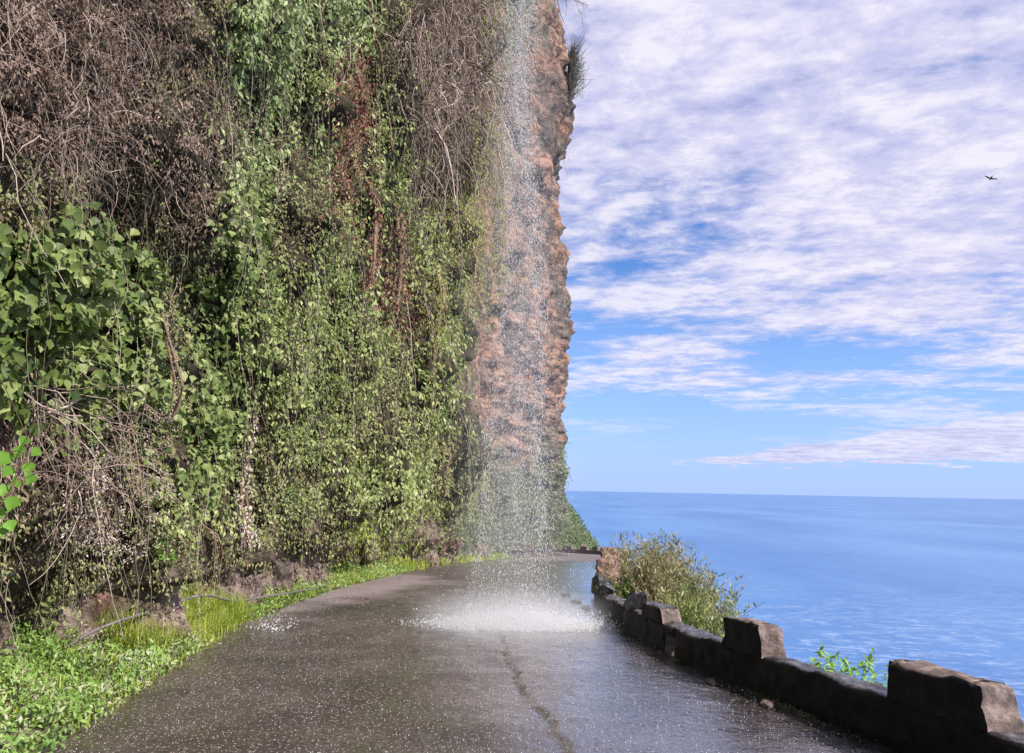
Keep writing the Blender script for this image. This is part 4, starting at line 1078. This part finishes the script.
tag(build('mist', V, mf, mm), 'thin white mist around the waterfall', 'mist', kind='stuff')

# ------------------------------------------------------------------ bird
bc = at(991, 178, 55); b_ = Bag()
br = Matrix.Rotation(math.radians(20), 3, 'Z')
def bird():
    prof = [(-.42, .01), (-.30, .05), (-.1, .09), (.08, .085), (.2, .05), (.27, .055), (.33, .04), (.40, .008)]
    V, F = tube(np.array([(0, y, 0) for y, r in prof]), np.array([r for y, r in prof]), 10)
    Vs = [V]; Fs = [F]; off = len(V)
    for sgn in (-1, 1):
        sp = [(0, .14, .10, .0), (.25, .17, .11, .08), (.5, .10, .09, .10), (.8, -.02, .05, .02)]
        W = []
        for s_, yc, ch, zz_ in sp:
            for dy, dz in ((ch, 0), (0, .012), (-ch, 0), (0, -.012)): W.append((sgn*s_, yc+dy-.05, zz_+dz))
        f = []
        for i in range(3):
            for j in range(4): f.append((i*4+j, i*4+(j+1) % 4, i*4+4+(j+1) % 4, i*4+4+j))
        f.append((12, 13, 14, 15)); Vs.append(np.array(W)); Fs.append(np.array(f)+off); off += 16
    return np.concatenate(Vs), np.concatenate(Fs)
V, F = bird(); R_ = np.array(Matrix.Rotation(math.radians(22), 3, 'Y').transposed() @ Matrix.Rotation(math.radians(-25), 3, 'X').transposed())
V = V @ R_ * .62 + bc
tag(build('bird', V, F, mat_bird), 'small dark bird gliding in front of the clouds at the upper right', 'bird')

# ------------------------------------------------------------------ light
SUNV = unit(np.array([.70, -.46, .74]))
sun = bpy.data.lights.new('sun', 'SUN'); sun.energy = 5.0; sun.angle = math.radians(.6); sun.color = (1, .95, .88)
so = bpy.data.objects.new('sun', sun); col.objects.link(so); so.rotation_euler = Vector(SUNV).to_track_quat('Z', 'Y').to_euler()
w = bpy.data.worlds.new('World'); scene.world = w; w.use_nodes = True
t = w.node_tree; bg = t.nodes['Background']
class WN(Mat):
    def __init__(s, t): s.t = t
W = WN(t)
sky = t.nodes.new('ShaderNodeTexSky'); sky.sky_type = 'NISHITA'; sky.sun_disc = False
sky.sun_elevation = math.asin(SUNV[2]); sky.sun_rotation = math.atan2(SUNV[0], SUNV[1]); sky.air_density = 1.0; sky.dust_density = .4; sky.ozone_density = 2.5
tc = t.nodes.new('ShaderNodeTexCoord'); sp = t.nodes.new('ShaderNodeSeparateXYZ'); t.links.new(tc.outputs['Generated'], sp.inputs[0])
dx, dy, dz = sp.outputs
dzz = W.math('MAXIMUM', dz, 0.0)
h = W.math('ADD', dzz, .09)
cxyz = t.nodes.new('ShaderNodeCombineXYZ'); t.links.new(W.math('DIVIDE', dx, h), cxyz.inputs[0]); t.links.new(W.math('DIVIDE', dy, h), cxyz.inputs[1])
cv = cxyz.outputs[0]
def wn(scale, det, rough, sc=(1, 1, 1), rot=0, dist=0):
    mp = t.nodes.new('ShaderNodeMapping'); mp.vector_type = 'TEXTURE'; mp.inputs['Scale'].default_value = sc; mp.inputs['Rotation'].default_value = (0, 0, rot); t.links.new(cv, mp.inputs['Vector'])
    return W.noise(scale, det, rough, mp.outputs['Vector'], dist)
big = wn(.50, 3, .5, (1.5, 1, 1), -.45, .4); mid = wn(1.5, 9, .60, (1.6, 1, 1), -.45, .3); small = wn(8, 7, .68, (1.3, 1, 1), -.2, .15)
az = W.math('ARCTAN2', dx, dy)
# coverage: more cloud high up and to the right, thin near the horizon
cov = W.math('ADD', W.math('MULTIPLY', W.math('SUBTRACT', dzz, .17), 1.9), W.math('MULTIPLY', az, .42))
cov = W.math('MINIMUM', W.math('ADD', cov, .0), .62)
f = W.math('ADD', cov, W.math('MULTIPLY', W.math('SUBTRACT', big, .52), 2.6))
f = W.math('ADD', f, W.math('MULTIPLY', W.math('SUBTRACT', mid, .47), 2.6))
f = W.math('ADD', f, W.math('MULTIPLY', W.math('SUBTRACT', small, .5), 1.3))
mask = W.ramp(f, [(.0, c3(0, 0, 0)), (.2, c3(.35, .35, .35)), (.5, c3(.85, .85, .85)), (.85, c3(1, 1, 1))])
fade = W.math('MULTIPLY', W.math('SUBTRACT', dzz, .055), 14.0, clamp=True)
mask = W.math('MULTIPLY', mask, fade)
# low cloud bank near the horizon on the right
ln1 = wn(1.2, 6, .6); topz = W.math('ADD', W.math('ADD', .046, W.math('MULTIPLY', W.math('SUBTRACT', az, .26), .15)), W.math('MULTIPLY', W.math('SUBTRACT', ln1, .5), .03))
bot = W.math('ADD', W.math('ADD', .036, W.math('MULTIPLY', W.math('SUBTRACT', az, .26), .01)), W.math('MULTIPLY', W.math('SUBTRACT', wn(3.5, 5, .6), .5), .05))
band = W.math('MULTIPLY', W.math('MULTIPLY', W.math('SUBTRACT', topz, dzz), 260.0, clamp=True), W.math('MULTIPLY', W.math('SUBTRACT', dzz, bot), 140.0, clamp=True))
band = W.math('MULTIPLY', band, W.math('MULTIPLY', W.math('SUBTRACT', 2.2, W.math('ABSOLUTE', az)), 1.0, clamp=True))
mask = W.math('MAXIMUM', mask, W.math('MULTIPLY', band, .85))
tint = W.mix(1.0, sky.outputs[0], c3(.55, .80, 1.20), 'MULTIPLY')
horz = W.ramp(dzz, [(0, c3(.9, .9, .9)), (.08, c3(.55, .55, .55)), (.3, c3(0, 0, 0))])
tint = W.mix(horz, tint, c3(3.0, 4.1, 7.0))
shade = W.ramp(W.math('ADD', W.math('MULTIPLY', mid, .5), W.math('MULTIPLY', small, .5)), [(.36, c3(3.2, 3.4, 5.2)), (.47, c3(4.4, 4.35, 6.0)), (.57, c3(5.9, 5.7, 6.5))])
colr = W.mix(mask, tint, shade)
t.links.new(colr, bg.inputs['Color']); bg.inputs['Strength'].default_value = .1
scene.view_settings.view_transform = 'Standard'; scene.view_settings.look = 'None'; scene.view_settings.exposure = .62; scene.view_settings.gamma = 1
scene.render.film_transparent = False
scene.cycles.volume_bounces = 2; scene.cycles.max_bounces = 6; scene.cycles.transparent_max_bounces = 8
